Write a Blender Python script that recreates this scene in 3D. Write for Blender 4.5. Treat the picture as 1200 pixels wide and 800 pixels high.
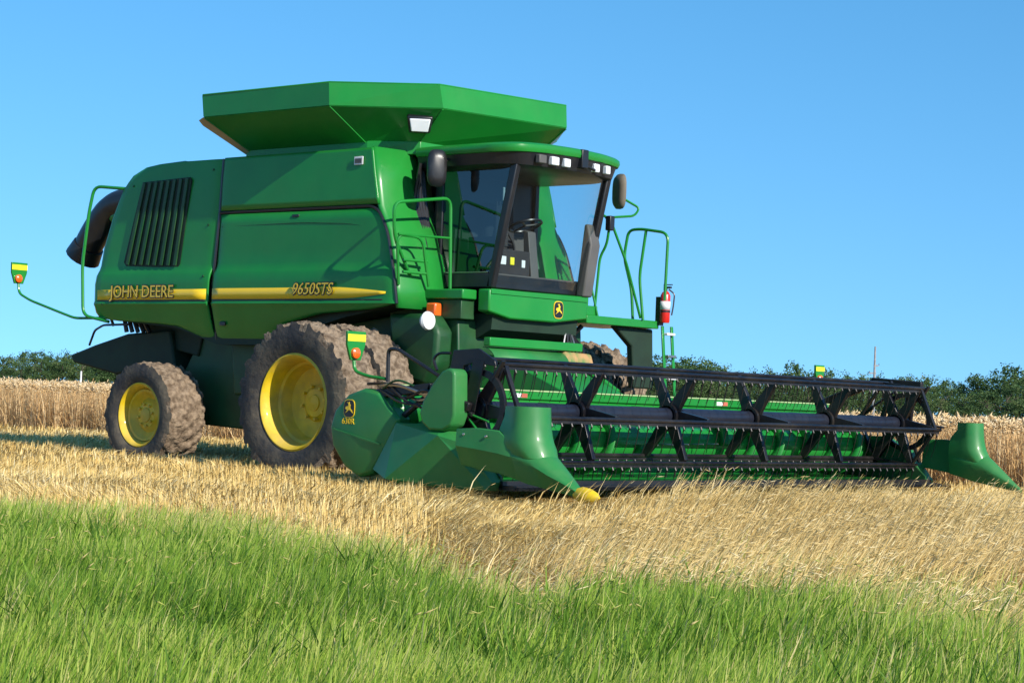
import bpy, math, random
import numpy as np
from mathutils import Matrix, Vector, noise
for o in list(bpy.data.objects): bpy.data.objects.remove(o)
sc = bpy.context.scene
COL = sc.collection
random.seed(7); RNG = np.random.default_rng(11)
pi = math.pi

# ------------------------------------------------------------------ camera, sky, sun, exposure
CAM = Vector((17.7534, -18.9572, 0.9717))
cd = bpy.data.cameras.new('camera'); cam = bpy.data.objects.new('camera', cd); COL.objects.link(cam)
cd.sensor_width = 36; cd.lens = 2471.8*36/1200; cd.clip_end = 9000; cd.clip_start = .1
right = Vector((.74963553, .66071786, .03871022)); down = Vector((.01017363, .04697765, -.99884413)); fwd = Vector((-.66177267, .74916287, .02849422))
m = Matrix((right, -down, -fwd)).transposed().to_4x4(); m.translation = CAM
cam.matrix_world = m
sc.camera = cam

SUN_EL = 29.5; SUN_AZ = Vector((1, -.135, 0)).normalized()
w = bpy.data.worlds.new('World'); sc.world = w; w.use_nodes = True
nt = w.node_tree; bg = nt.nodes['Background']
sky = nt.nodes.new('ShaderNodeTexSky'); sky.sky_type = 'NISHITA'; sky.sun_disc = False
sky.sun_elevation = math.radians(SUN_EL); sky.sun_rotation = math.atan2(SUN_AZ.x, SUN_AZ.y)
sky.altitude = 100; sky.air_density = 1.0; sky.dust_density = .1; sky.ozone_density = 2.5
tcw = nt.nodes.new('ShaderNodeTexCoord'); mpw = nt.nodes.new('ShaderNodeMapping'); mpw.inputs['Location'].default_value = (0, 0, .18); mpw.inputs['Scale'].default_value = (1, 1, .9)
nt.links.new(tcw.outputs['Generated'], mpw.inputs['Vector']); nrw = nt.nodes.new('ShaderNodeVectorMath'); nrw.operation = 'NORMALIZE'
nt.links.new(mpw.outputs[0], nrw.inputs[0]); nt.links.new(nrw.outputs[0], sky.inputs['Vector'])
hs = nt.nodes.new('ShaderNodeHueSaturation'); hs.inputs['Hue'].default_value = .492; hs.inputs['Saturation'].default_value = 1.30; 
nt.links.new(sky.outputs[0], hs.inputs['Color']); nt.links.new(hs.outputs[0], bg.inputs[0]); bg.inputs[1].default_value = .150; hs.inputs['Value'].default_value = 1.06
sd = bpy.data.lights.new('sun', 'SUN'); sun = bpy.data.objects.new('sun', sd); COL.objects.link(sun)
sd.energy = 5.0; sd.angle = math.radians(.5); sd.color = (1, .93, .82)
L = Vector((-SUN_AZ.x*math.cos(math.radians(SUN_EL)), -SUN_AZ.y*math.cos(math.radians(SUN_EL)), -math.sin(math.radians(SUN_EL))))
sun.rotation_euler = L.to_track_quat('-Z', 'Y').to_euler(); sun.location = (30, -4, 20)
vs = sc.view_settings; vs.view_transform = 'Standard'; vs.look = 'None'; vs.gamma = 1; vs.exposure = 0.35; vs.use_curve_mapping = False

# ------------------------------------------------------------------ materials
def mat(name, col, rough=.5, metal=0, coat=0, var=.0, vscale=4, col2=None, bump=0, bscale=20, spec=.5, dust=0):
    m = bpy.data.materials.new(name); m.use_nodes = True; n = m.node_tree; b = n.nodes['Principled BSDF']
    b.inputs['Roughness'].default_value = rough; b.inputs['Metallic'].default_value = metal
    b.inputs['Coat Weight'].default_value = coat; b.inputs['Coat Roughness'].default_value = .15
    b.inputs['Specular IOR Level'].default_value = spec
    tc = n.nodes.new('ShaderNodeTexCoord')
    no = n.nodes.new('ShaderNodeTexNoise'); no.inputs['Scale'].default_value = vscale; no.inputs['Detail'].default_value = 6
    n.links.new(tc.outputs['Object'], no.inputs['Vector'])
    r = n.nodes.new('ShaderNodeValToRGB')
    c1 = tuple(col)+(1,); c2 = tuple(col2)+(1,) if col2 else tuple(c*(1-var) for c in col)+(1,)
    r.color_ramp.elements[0].position = .35; r.color_ramp.elements[1].position = .65
    r.color_ramp.elements[0].color = c2; r.color_ramp.elements[1].color = c1
    n.links.new(no.outputs['Fac'], r.inputs['Fac'])
    out = r.outputs[0]
    if dust:
        n2 = n.nodes.new('ShaderNodeTexNoise'); n2.inputs['Scale'].default_value = 1.7; n2.inputs['Detail'].default_value = 9; n2.inputs['Roughness'].default_value = .7
        n.links.new(tc.outputs['Object'], n2.inputs['Vector'])
        mr = n.nodes.new('ShaderNodeMapRange'); mr.inputs[1].default_value = .42; mr.inputs[2].default_value = .75; mr.inputs[3].default_value = 0; mr.inputs[4].default_value = dust
        n.links.new(n2.outputs['Fac'], mr.inputs[0])
        mx = n.nodes.new('ShaderNodeMix'); mx.data_type = 'RGBA'; mx.inputs[7].default_value = (.30, .24, .15, 1)
        n.links.new(mr.outputs[0], mx.inputs[0]); n.links.new(out, mx.inputs[6]); out = mx.outputs[2]
        ma = n.nodes.new('ShaderNodeMath'); ma.operation = 'MULTIPLY_ADD'; ma.inputs[1].default_value = 1.2; ma.inputs[2].default_value = rough
        n.links.new(mr.outputs[0], ma.inputs[0]); n.links.new(ma.outputs[0], b.inputs['Roughness'])
    n.links.new(out, b.inputs['Base Color'])
    if bump:
        nb = n.nodes.new('ShaderNodeTexNoise'); nb.inputs['Scale'].default_value = bscale; nb.inputs['Detail'].default_value = 8
        n.links.new(tc.outputs['Object'], nb.inputs['Vector'])
        bp = n.nodes.new('ShaderNodeBump'); bp.inputs['Strength'].default_value = bump; bp.inputs['Distance'].default_value = .02
        n.links.new(nb.outputs['Fac'], bp.inputs['Height']); n.links.new(bp.outputs[0], b.inputs['Normal'])
    return m
M = {}
M['green'] = mat('green_paint', (.012, .225, .030), .36, coat=.2, var=.10, vscale=2.5, dust=.04, spec=.35)
M['green_hdr'] = mat('green_header_paint', (.022, .20, .045), .42, coat=.15, var=.15, vscale=3, dust=.12, spec=.35)
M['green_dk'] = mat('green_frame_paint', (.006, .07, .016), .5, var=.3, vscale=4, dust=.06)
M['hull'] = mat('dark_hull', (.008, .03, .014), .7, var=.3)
M['yellow'] = mat('yellow_paint', (.80, .55, .012), .45, coat=.1, var=.25, dust=.6, vscale=6)
M['stripe'] = mat('stripe_yellow', (.85, .56, .02), .3, coat=.2, var=.03)
M['lime'] = mat('yellow_reflector', (.85, .75, .03), .4)
M['black'] = mat('black_paint', (.013, .014, .018), .35, var=.3, dust=.04)
M['reel'] = mat('reel_steel', (.009, .009, .014), .3, metal=.25, var=.3, vscale=6, dust=.12)
M['tube'] = mat('reel_tube_paint', (.016, .020, .036), .34, metal=.2, var=.2, dust=.04)
M['rubber'] = mat('rubber', (.025, .025, .028), .8, col2=(.05, .045, .04), vscale=5, bump=.5, dust=.65)
M['mud'] = mat('dried_mud', (.29, .215, .145), .95, col2=(.10, .068, .042), vscale=14, bump=1.0, bscale=34)
M['metal'] = mat('bare_metal', (.45, .44, .42), .35, metal=.9, var=.3)
M['white'] = mat('white_paint', (.8, .8, .78), .4, var=.1)
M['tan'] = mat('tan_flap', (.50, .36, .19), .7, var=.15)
M['grey'] = mat('grey_plastic', (.10, .095, .09), .6, var=.2)
M['mirror'] = mat('mirror_glass', (.35, .36, .38), .08, metal=.9, var=.1)
M['red'] = mat('red_paint', (.65, .02, .015), .3, coat=.3, var=.1)
M['faded_red'] = mat('faded_red', (.60, .16, .10), .5, var=.3)
M['orange'] = mat('orange_lens', (.9, .13, .015), .2, coat=.5)
M['lens'] = mat('lamp_lens', (.85, .87, .9), .12, coat=1, var=.1)
M['dusty'] = mat('dusty_plastic', (.16, .135, .10), .7, var=.3)
M['cream'] = mat('cream_sunlit_edge', (.42, .55, .26), .5, var=.2)  # pale colour standing in for sunlight on the header beam edge
M['seat'] = mat('seat_fabric', (.03, .03, .035), .9, var=.3)
M['rust'] = mat('straw_caked_steel', (.42, .24, .10), .85, col2=(.08, .20, .05), vscale=7, bump=.5)
M['wood'] = mat('weathered_wood', (.33, .32, .31), .8, var=.3)
def glass_mat(tint=(.80, .88, .90, 1), refl=.03):
    m = bpy.data.materials.new('cab_glass'); m.use_nodes = True; n = m.node_tree; n.nodes.clear()
    o = n.nodes.new('ShaderNodeOutputMaterial'); t = n.nodes.new('ShaderNodeBsdfTransparent'); t.inputs[0].default_value = tint
    g = n.nodes.new('ShaderNodeBsdfGlossy'); g.inputs['Roughness'].default_value = .03; g.inputs[0].default_value = (.95, .97, 1, 1)
    f = n.nodes.new('ShaderNodeLayerWeight'); f.inputs[0].default_value = .5; pw = n.nodes.new('ShaderNodeMath'); pw.operation = 'POWER'; pw.inputs[1].default_value = 4; x = n.nodes.new('ShaderNodeMixShader')
    mm = n.nodes.new('ShaderNodeMath'); mm.operation = 'ADD'; mm.inputs[1].default_value = refl
    n.links.new(f.outputs['Facing'], pw.inputs[0]); n.links.new(pw.outputs[0], mm.inputs[0]); n.links.new(mm.outputs[0], x.inputs[0])
    n.links.new(t.outputs[0], x.inputs[1]); n.links.new(g.outputs[0], x.inputs[2]); n.links.new(x.outputs[0], o.inputs[0])
    return m
M['glass'] = glass_mat(); M['glass_dark'] = glass_mat((.16, .27, .30, 1), .09)
def plant_mat(name, cols, trans=.35, rough=.6):
    m = bpy.data.materials.new(name); m.use_nodes = True; n = m.node_tree; b = n.nodes['Principled BSDF']
    b.inputs['Roughness'].default_value = rough; b.inputs['Specular IOR Level'].default_value = .3
    a = n.nodes.new('ShaderNodeAttribute'); a.attribute_name = 'tint'
    r = n.nodes.new('ShaderNodeValToRGB'); cr = r.color_ramp
    while len(cr.elements) < len(cols): cr.elements.new(.5)
    for i, c in enumerate(cols): cr.elements[i].position = i/(len(cols)-1); cr.elements[i].color = tuple(c)+(1,)
    n.links.new(a.outputs['Fac'], r.inputs[0]); n.links.new(r.outputs[0], b.inputs['Base Color'])
    tr = n.nodes.new('ShaderNodeBsdfTranslucent'); n.links.new(r.outputs[0], tr.inputs[0])
    mx = n.nodes.new('ShaderNodeMixShader'); mx.inputs[0].default_value = trans
    n.links.new(b.outputs[0], mx.inputs[1]); n.links.new(tr.outputs[0], mx.inputs[2]); n.links.new(mx.outputs[0], n.nodes['Material Output'].inputs[0])
    return m
M['grass'] = plant_mat('grass_blades', [(.06, .14, .012), (.18, .33, .028), (.37, .52, .06), (.55, .60, .13), (.78, .64, .30)], .5)
M['straw'] = plant_mat('straw', [(.26, .15, .04), (.60, .40, .12), (.82, .58, .20), (.90, .70, .32), (.91, .78, .47)], .12)
M['dry'] = plant_mat('dry_stems', [(.17, .10, .028), (.48, .32, .10), (.72, .51, .19), (.82, .63, .29), (.87, .73, .43)], .2)
M['wheat'] = plant_mat('ripe_wheat', [(.36, .20, .08), (.62, .39, .16), (.76, .52, .25), (.84, .64, .36), (.88, .72, .48)], .2)
M['leaf'] = plant_mat('tree_leaves', [(.03, .055, .018), (.05, .10, .028), (.075, .14, .04), (.12, .175, .055), (.17, .18, .07)], .3)
M['bark'] = mat('bark', (.09, .07, .05), .9, var=.4)
def ground_mat():
    m = bpy.data.materials.new('stubble_soil'); m.use_nodes = True; n = m.node_tree; b = n.nodes['Principled BSDF']; b.inputs['Roughness'].default_value = .95
    tc = n.nodes.new('ShaderNodeTexCoord')
    a = n.nodes.new('ShaderNodeTexNoise'); a.inputs['Scale'].default_value = 9; a.inputs['Detail'].default_value = 10; a.inputs['Roughness'].default_value = .7
    n.links.new(tc.outputs['Object'], a.inputs['Vector'])
    r = n.nodes.new('ShaderNodeValToRGB'); cr = r.color_ramp; cr.elements[0].position = .3; cr.elements[0].color = (.10, .07, .035, 1); cr.elements[1].position = .62; cr.elements[1].color = (.36, .25, .11, 1)
    n.links.new(a.outputs['Fac'], r.inputs[0]); n.links.new(r.outputs[0], b.inputs['Base Color'])
    bp = n.nodes.new('ShaderNodeBump'); bp.inputs['Strength'].default_value = .8; bp.inputs['Distance'].default_value = .05
    n.links.new(a.outputs['Fac'], bp.inputs['Height']); n.links.new(bp.outputs[0], b.inputs['Normal'])
    return m
M['ground'] = ground_mat()

# ------------------------------------------------------------------ mesh helpers
def tag(o, label=None, cat=None, group=None, kind=None):
    if label: o['label'] = label
    if cat: o['category'] = cat
    if group: o['group'] = group
    if kind: o['kind'] = kind
    return o
def empty(name, loc=(0, 0, 0), parent=None):
    o = bpy.data.objects.new(name, None); COL.objects.link(o); o.location = loc; o.empty_display_size = .2
    if parent: o.parent = parent
    return o
def rnd(pts, rad=.08, n=4):
    pts = [Vector(p) for p in pts]; out = [pts[0]]
    for a, b, c in zip(pts, pts[1:], pts[2:]):
        u = (a-b); v = (c-b); ra = min(rad, u.length*.45, v.length*.45)
        p = b+u.normalized()*ra; q = b+v.normalized()*ra
        for i in range(n+1):
            t = i/n; out.append(p*(1-t)**2+b*2*t*(1-t)+q*t*t)
    out.append(pts[-1]); return out
class MB:
    def __init__(s): s.v = []; s.f = []; s.m = []
    def add(s, vs, fs, mi=0):
        b = len(s.v); s.v += [tuple(p) for p in vs]
        for f in fs: s.f.append(tuple(b+i for i in f)); s.m.append(mi)
        return s
    def box(s, x0, x1, y0, y1, z0, z1, mi=0):
        vs = [(x, y, z) for x in (x0, x1) for y in (y0, y1) for z in (z0, z1)]
        return s.add(vs, [(0, 1, 3, 2), (4, 6, 7, 5), (0, 4, 5, 1), (2, 3, 7, 6), (0, 2, 6, 4), (1, 5, 7, 3)], mi)
    def bar(s, p, q, wd, ht, up=(0, 0, 1), mi=0):
        p = Vector(p); q = Vector(q); d = (q-p).normalized(); u = Vector(up)
        if abs(d.dot(u)) > .95: u = Vector((1, 0, 0))
        sd_ = d.cross(u).normalized(); u = sd_.cross(d)
        vs = [e+sd_*a*wd/2+u*b*ht/2 for e in (p, q) for a, b in ((-1, -1), (1, -1), (1, 1), (-1, 1))]
        return s.add(vs, [(3, 2, 1, 0), (4, 5, 6, 7), (0, 1, 5, 4), (1, 2, 6, 5), (2, 3, 7, 6), (3, 0, 4, 7)], mi)
    def prism(s, poly, a, b, axis='y', mi=0):
        def P(u, v, t): return {'y': (u, t, v), 'x': (t, u, v), 'z': (u, v, t)}[axis]
        n = len(poly); vs = [P(u, v, a) for u, v in poly]+[P(u, v, b) for u, v in poly]
        return s.add(vs, [tuple(range(n)), tuple(range(2*n-1, n-1, -1))]+[(i, i+n, (i+1) % n+n, (i+1) % n) for i in range(n)], mi)
    def tube(s, pts, r, n=8, mi=0, cap=True):
        pts = [Vector(p) for p in pts]; k = len(pts); rr = r if hasattr(r, '__len__') else [r]*k
        t0 = (pts[1]-pts[0]).normalized(); u = t0.orthogonal().normalized(); vs = []
        for i, p in enumerate(pts):
            t = (pts[min(i+1, k-1)]-pts[max(i-1, 0)])
            t = t.normalized() if t.length > 1e-9 else t0
            u = (u-t*u.dot(t)).normalized(); v = t.cross(u)
            for j in range(n): a = 2*pi*j/n; vs.append(p+(u*math.cos(a)+v*math.sin(a))*rr[i])
        fs = [(i*n+j, i*n+(j+1) % n, (i+1)*n+(j+1) % n, (i+1)*n+j) for i in range(k-1) for j in range(n)]
        if cap: fs += [tuple(range(n-1, -1, -1)), tuple((k-1)*n+j for j in range(n))]
        return s.add(vs, fs, mi)
    def lathe(s, prof, c=(0, 0, 0), n=48, axis='y', mi=0, closed=False, fn=None):
        vs = []; k = len(prof)
        for i in range(n):
            a = 2*pi*i/n
            for j, (y, r) in enumerate(prof):
                if fn: r = fn(a, y, r, j)
                if axis == 'y': vs.append((c[0]+r*math.cos(a), c[1]+y, c[2]+r*math.sin(a)))
                elif axis == 'x': vs.append((c[0]+y, c[1]+r*math.cos(a), c[2]+r*math.sin(a)))
                else: vs.append((c[0]+r*math.cos(a), c[1]+r*math.sin(a), c[2]+y))
        fs = []
        for i in range(n):
            i2 = (i+1) % n
            for j in range(k if closed else k-1):
                j2 = (j+1) % k; fs.append((i*k+j, i*k+j2, i2*k+j2, i2*k+j))
        return s.add(vs, fs, mi)
    def loft(s, rings, closed=True, cap=True, mi=0):
        n = len(rings[0]); vs = [p for r in rings for p in r]; k = len(rings)
        fs = [(i*n+j, i*n+(j+1) % n, (i+1)*n+(j+1) % n, (i+1)*n+j) for i in range(k-1) for j in range(n if closed else n-1)]
        if cap and closed: fs += [tuple(range(n-1, -1, -1)), tuple((k-1)*n+j for j in range(n))]
        return s.add(vs, fs, mi)
    def build(s, name, mats, parent=None, smooth=35, bevel=0, seg=2, solid=0, loc=None):
        me = bpy.data.meshes.new(name); me.from_pydata(s.v, [], s.f)
        if not isinstance(mats, (list, tuple)): mats = [mats]
        for x in mats: me.materials.append(x)
        me.polygons.foreach_set('material_index', s.m)
        me.validate(); me.update()
        import bmesh
        bm = bmesh.new(); bm.from_mesh(me); bmesh.ops.recalc_face_normals(bm, faces=bm.faces); bm.to_mesh(me); bm.free()
        if smooth: me.shade_smooth(); me.set_sharp_from_angle(angle=math.radians(smooth))
        o = bpy.data.objects.new(name, me); COL.objects.link(o)
        if loc: o.location = loc
        if parent: o.parent = parent
        if solid:
            md = o.modifiers.new('solid', 'SOLIDIFY'); md.thickness = solid; md.offset = 0
        if bevel:
            md = o.modifiers.new('bevel', 'BEVEL'); md.width = bevel; md.segments = seg; md.limit_method = 'ANGLE'; md.angle_limit = math.radians(30)
        return o
def text(body, size, material, parent, name, origin, xdir, updir, shear=0, offset=0, extrude=.001, bold=True):
    c = bpy.data.curves.new('txt', 'FONT'); c.body = body; c.size = size; c.offset = offset; c.extrude = extrude; c.shear = shear; c.align_x = 'LEFT'; c.resolution_u = 3
    t = bpy.data.objects.new('txt', c); COL.objects.link(t)
    me = bpy.data.meshes.new_from_object(t); bpy.data.objects.remove(t)
    X = Vector(xdir).normalized(); U = Vector(updir).normalized(); N = X.cross(U)
    mm = Matrix((X, U, N)).transposed().to_4x4(); mm.translation = Vector(origin); me.transform(mm)
    me.materials.clear(); me.materials.append(material)
    o = bpy.data.objects.new(name, me); COL.objects.link(o); o.parent = parent; return o

# ------------------------------------------------------------------ the setting: ground
g = MB(); nn = 64
def gz(x, y): return 0
R_ = [0, 20, 60, 150, 400, 1000, 3500]
vs_ = [(0, 0, 0)]; fs_ = []
for ri, r in enumerate(R_[1:]):
    for i in range(nn): a = 2*pi*i/nn; vs_.append((r*math.cos(a), r*math.sin(a), 0))
for i in range(nn): fs_.append((0, 1+i, 1+(i+1) % nn))
for k in range(len(R_)-2):
    for i in range(nn): a = 1+k*nn; fs_.append((a+i, a+nn+i, a+nn+(i+1) % nn, a+(i+1) % nn))
g.add(vs_, fs_); go = g.build('ground', M['ground'], smooth=0); tag(go, kind='structure')

# ------------------------------------------------------------------ vegetation
F2 = np.array([-.66223, .74968]); F2 /= np.linalg.norm(F2); R2 = np.array([F2[1], -F2[0]]); C2 = np.array([CAM.x, CAM.y])
def world(D, lat): return C2+np.outer(D, F2)+np.outer(lat, R2)
def snoise(p, s, seed=0):
    r = np.random.default_rng(seed); v = 0
    for k in range(6):
        a = r.uniform(0, 2*pi); fr = s*r.uniform(.6, 1.8); v = v+np.sin(p[:, 0]*math.cos(a)*fr+p[:, 1]*math.sin(a)*fr+r.uniform(0, 6))
    return v/6
def mesh_np(name, V, T, tint, material, kind=None, parent=None):
    me = bpy.data.meshes.new(name); nv = len(V); ntri = len(T)
    me.vertices.add(nv); me.vertices.foreach_set('co', V.astype(np.float32).ravel())
    me.loops.add(ntri*3); me.loops.foreach_set('vertex_index', T.astype(np.int32).ravel())
    me.polygons.add(ntri); me.polygons.foreach_set('loop_start', np.arange(0, ntri*3, 3, dtype=np.int32))
    at = me.attributes.new('tint', 'FLOAT', 'POINT'); at.data.foreach_set('value', tint.astype(np.float32))
    me.materials.append(material); me.update(calc_edges=True)
    o = bpy.data.objects.new(name, me); COL.objects.link(o)
    if parent: o.parent = parent
    return o
def blades(p, h, wd, lean, laz, yaw, tint, curve=.5, tipdark=0):
    """p N,2 ; tapered bent blade of 5 verts / 3 tris"""
    N = len(p); dx = np.cos(yaw)*wd/2; dy = np.sin(yaw)*wd/2; lx = np.cos(laz)*lean; ly = np.sin(laz)*lean
    V = np.zeros((N, 5, 3))
    def put(k, t, side, ws):
        b = t**(1+curve)
        V[:, k, 0] = p[:, 0]+lx*h*b+side*dx*ws; V[:, k, 1] = p[:, 1]+ly*h*b+side*dy*ws
        V[:, k, 2] = h*t*np.sqrt(np.maximum(1-(lean*t)**2*.6, .15))
    put(0, 0., -1, 1); put(1, 0., 1, 1); put(2, .55, -1, .85); put(3, .55, 1, .85); put(4, 1., 0, 0)
    V[:, 0, 2] = -.01; V[:, 1, 2] = -.01
    base = (np.arange(N)*5)[:, None, None]
    T = (base+np.array([[0, 1, 3], [0, 3, 2], [2, 3, 4]])[None]).reshape(-1, 3)
    return V.reshape(-1, 3), T, np.repeat(tint, 5)
def ears(p, h, L_, r, lean, laz, az, tint):
    """nodding ear: thin double diamond whose base sits on the stem tip"""
    N = len(p); V = np.zeros((N, 6, 3))
    t = .92; b = t**1.5
    bx = p[:, 0]+np.cos(laz)*lean*h*b; by = p[:, 1]+np.sin(laz)*lean*h*b; bz = h*t*np.sqrt(np.maximum(1-(lean*t)**2*.6, .15))
    el = RNG.uniform(-.5, 1.2, N); cx = np.cos(el)*np.cos(laz); cy = np.cos(el)*np.sin(laz); cz = np.sin(el)
    sx = np.cos(az)*r; sy = np.sin(az)*r
    V[:, 0] = np.stack([bx, by, bz], 1); V[:, 5] = np.stack([bx+cx*L_, by+cy*L_, bz+cz*L_], 1)
    mx, my, mz = bx+cx*L_*.45, by+cy*L_*.45, bz+cz*L_*.45
    V[:, 1] = np.stack([mx+sx, my+sy, mz], 1); V[:, 2] = np.stack([mx-sx, my-sy, mz], 1)
    V[:, 3] = np.stack([mx, my, mz+r], 1); V[:, 4] = np.stack([mx, my, mz-r], 1)
    base = (np.arange(N)*6)[:, None, None]
    T = (base+np.array([[0, 1, 3], [0, 3, 2], [0, 2, 4], [0, 4, 1], [5, 3, 1], [5, 2, 3], [5, 4, 2], [5, 1, 4]])[None]).reshape(-1, 3)
    return V.reshape(-1, 3), T, np.repeat(tint, 6)
def merge(parts):
    off = 0; Vs, Ts, Cs = [], [], []
    for V, T, c in parts: Vs.append(V); Ts.append(T+off); Cs.append(c); off += len(V)
    return np.concatenate(Vs), np.concatenate(Ts), np.concatenate(Cs)
def sample(D0, D1, dens, pad=1.2, spread=.30, m=1, sig=.03):
    n = int(dens*((spread*(D1**2-D0**2))+2*pad*(D1-D0)))
    W1 = spread*D1+pad; D = RNG.uniform(D0, D1, n*2); lat = RNG.uniform(-W1, W1, n*2); k = np.abs(lat) < spread*D+pad
    D, lat = D[k], lat[k]
    if m > 1: # plants grow in tufts
        c = len(D)//m; D = np.repeat(D[:c], m)+RNG.normal(0, sig, c*m); lat = np.repeat(lat[:c], m)+RNG.normal(0, sig, c*m)
    return D, lat, world(D, lat)
def Db(D, lat):
    px = 600+2472*lat/D
    return np.interp(px, [-200, 0, 250, 500, 570, 640, 720, 900, 1000, 1200, 1400], [14.2, 13.6, 12.5, 10.4, 9.3, 8.6, 10.2, 10.2, 9.5, 8.2, 7.4]), px
# green verge grass in the foreground
parts = []
for D0, D1, dens in ((3.6, 6.5, 3600), (6.5, 9.5, 2900), (9.5, 14.5, 2100)):
    D, lat, p = sample(D0, D1, dens, m=11, sig=.032)
    b, px = Db(D, lat); e = snoise(p, 1.6, 3)*1.5+RNG.normal(0, .7, len(D))
    k = D < b+.5+e*np.where(px > 660, 1.6, 1.0); D, lat, p, px, b = D[k], lat[k], p[k], px[k], b[k]; N = len(D)
    cl = snoise(p, 3.2, 5); cl2 = snoise(p, 9, 6)
    h = (.17+.06*cl+.05*cl2+.05*snoise(p, 24, 61)+RNG.uniform(-.08, .09, N))*np.clip(1.10-.25*(D/b), .6, 1.1)+RNG.exponential(.018, N)
    h = np.clip(h, .05, .40)
    tint = .37+.28*snoise(p, 1.3, 8)+.16*cl2+RNG.normal(0, .22, N)+.22*np.clip((D-b+1.4)/1.6, 0, 1)
    dry = RNG.random(N) < .06+.35*np.clip((D-b+1.0)/1.4, 0, 1)+.10*(px > 900)
    tint = np.where(dry, RNG.uniform(.8, 1, N), np.clip(tint, 0, .78))
    az = .9+snoise(p, 2.0, 9)*1.6+RNG.normal(0, .9, N)
    parts.append(blades(p, h, RNG.uniform(.004, .0125, N), RNG.uniform(.05, .62, N), az, RNG.uniform(0, pi, N), tint))
D, lat, p = sample(6.5, 13, 9); b, px = Db(D, lat); k = D < b+.6; D, p, px = D[k], p[k], px[k]; N = len(D)
hs_ = RNG.uniform(.26, .42, N)*np.clip(1.1-D/40, .7, 1); ls_ = RNG.uniform(.2, .7, N); la_ = RNG.normal(.8, .8, N); tt_ = RNG.uniform(.7, 1, N)
parts.append(blades(p, hs_, np.full(N, .0032), ls_, la_, RNG.uniform(0, pi, N), tt_)); parts.append(ears(p, hs_, RNG.uniform(.03, .06, N), RNG.uniform(.002, .004, N), ls_, la_, RNG.uniform(0, pi, N), tt_))
D, lat, p = sample(4.5, 12, 5); b, px = Db(D, lat); k = D < b; p = np.repeat(p[k], 26, 0); N = len(p); p = p+RNG.normal(0, .035, (N, 2))   # broad leaved tussocks
parts.append(blades(p, RNG.uniform(.16, .34, N), RNG.uniform(.008, .016, N), RNG.uniform(.3, 1.1, N), RNG.uniform(0, 2*pi, N), RNG.uniform(0, pi, N), np.clip(RNG.normal(.12, .12, N), 0, 1)))
V, T, c = merge(parts)
tag(mesh_np('grass', V, T, c, M['grass']), 'long fresh green grass of the verge in the foreground', 'grass', kind='stuff')
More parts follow.
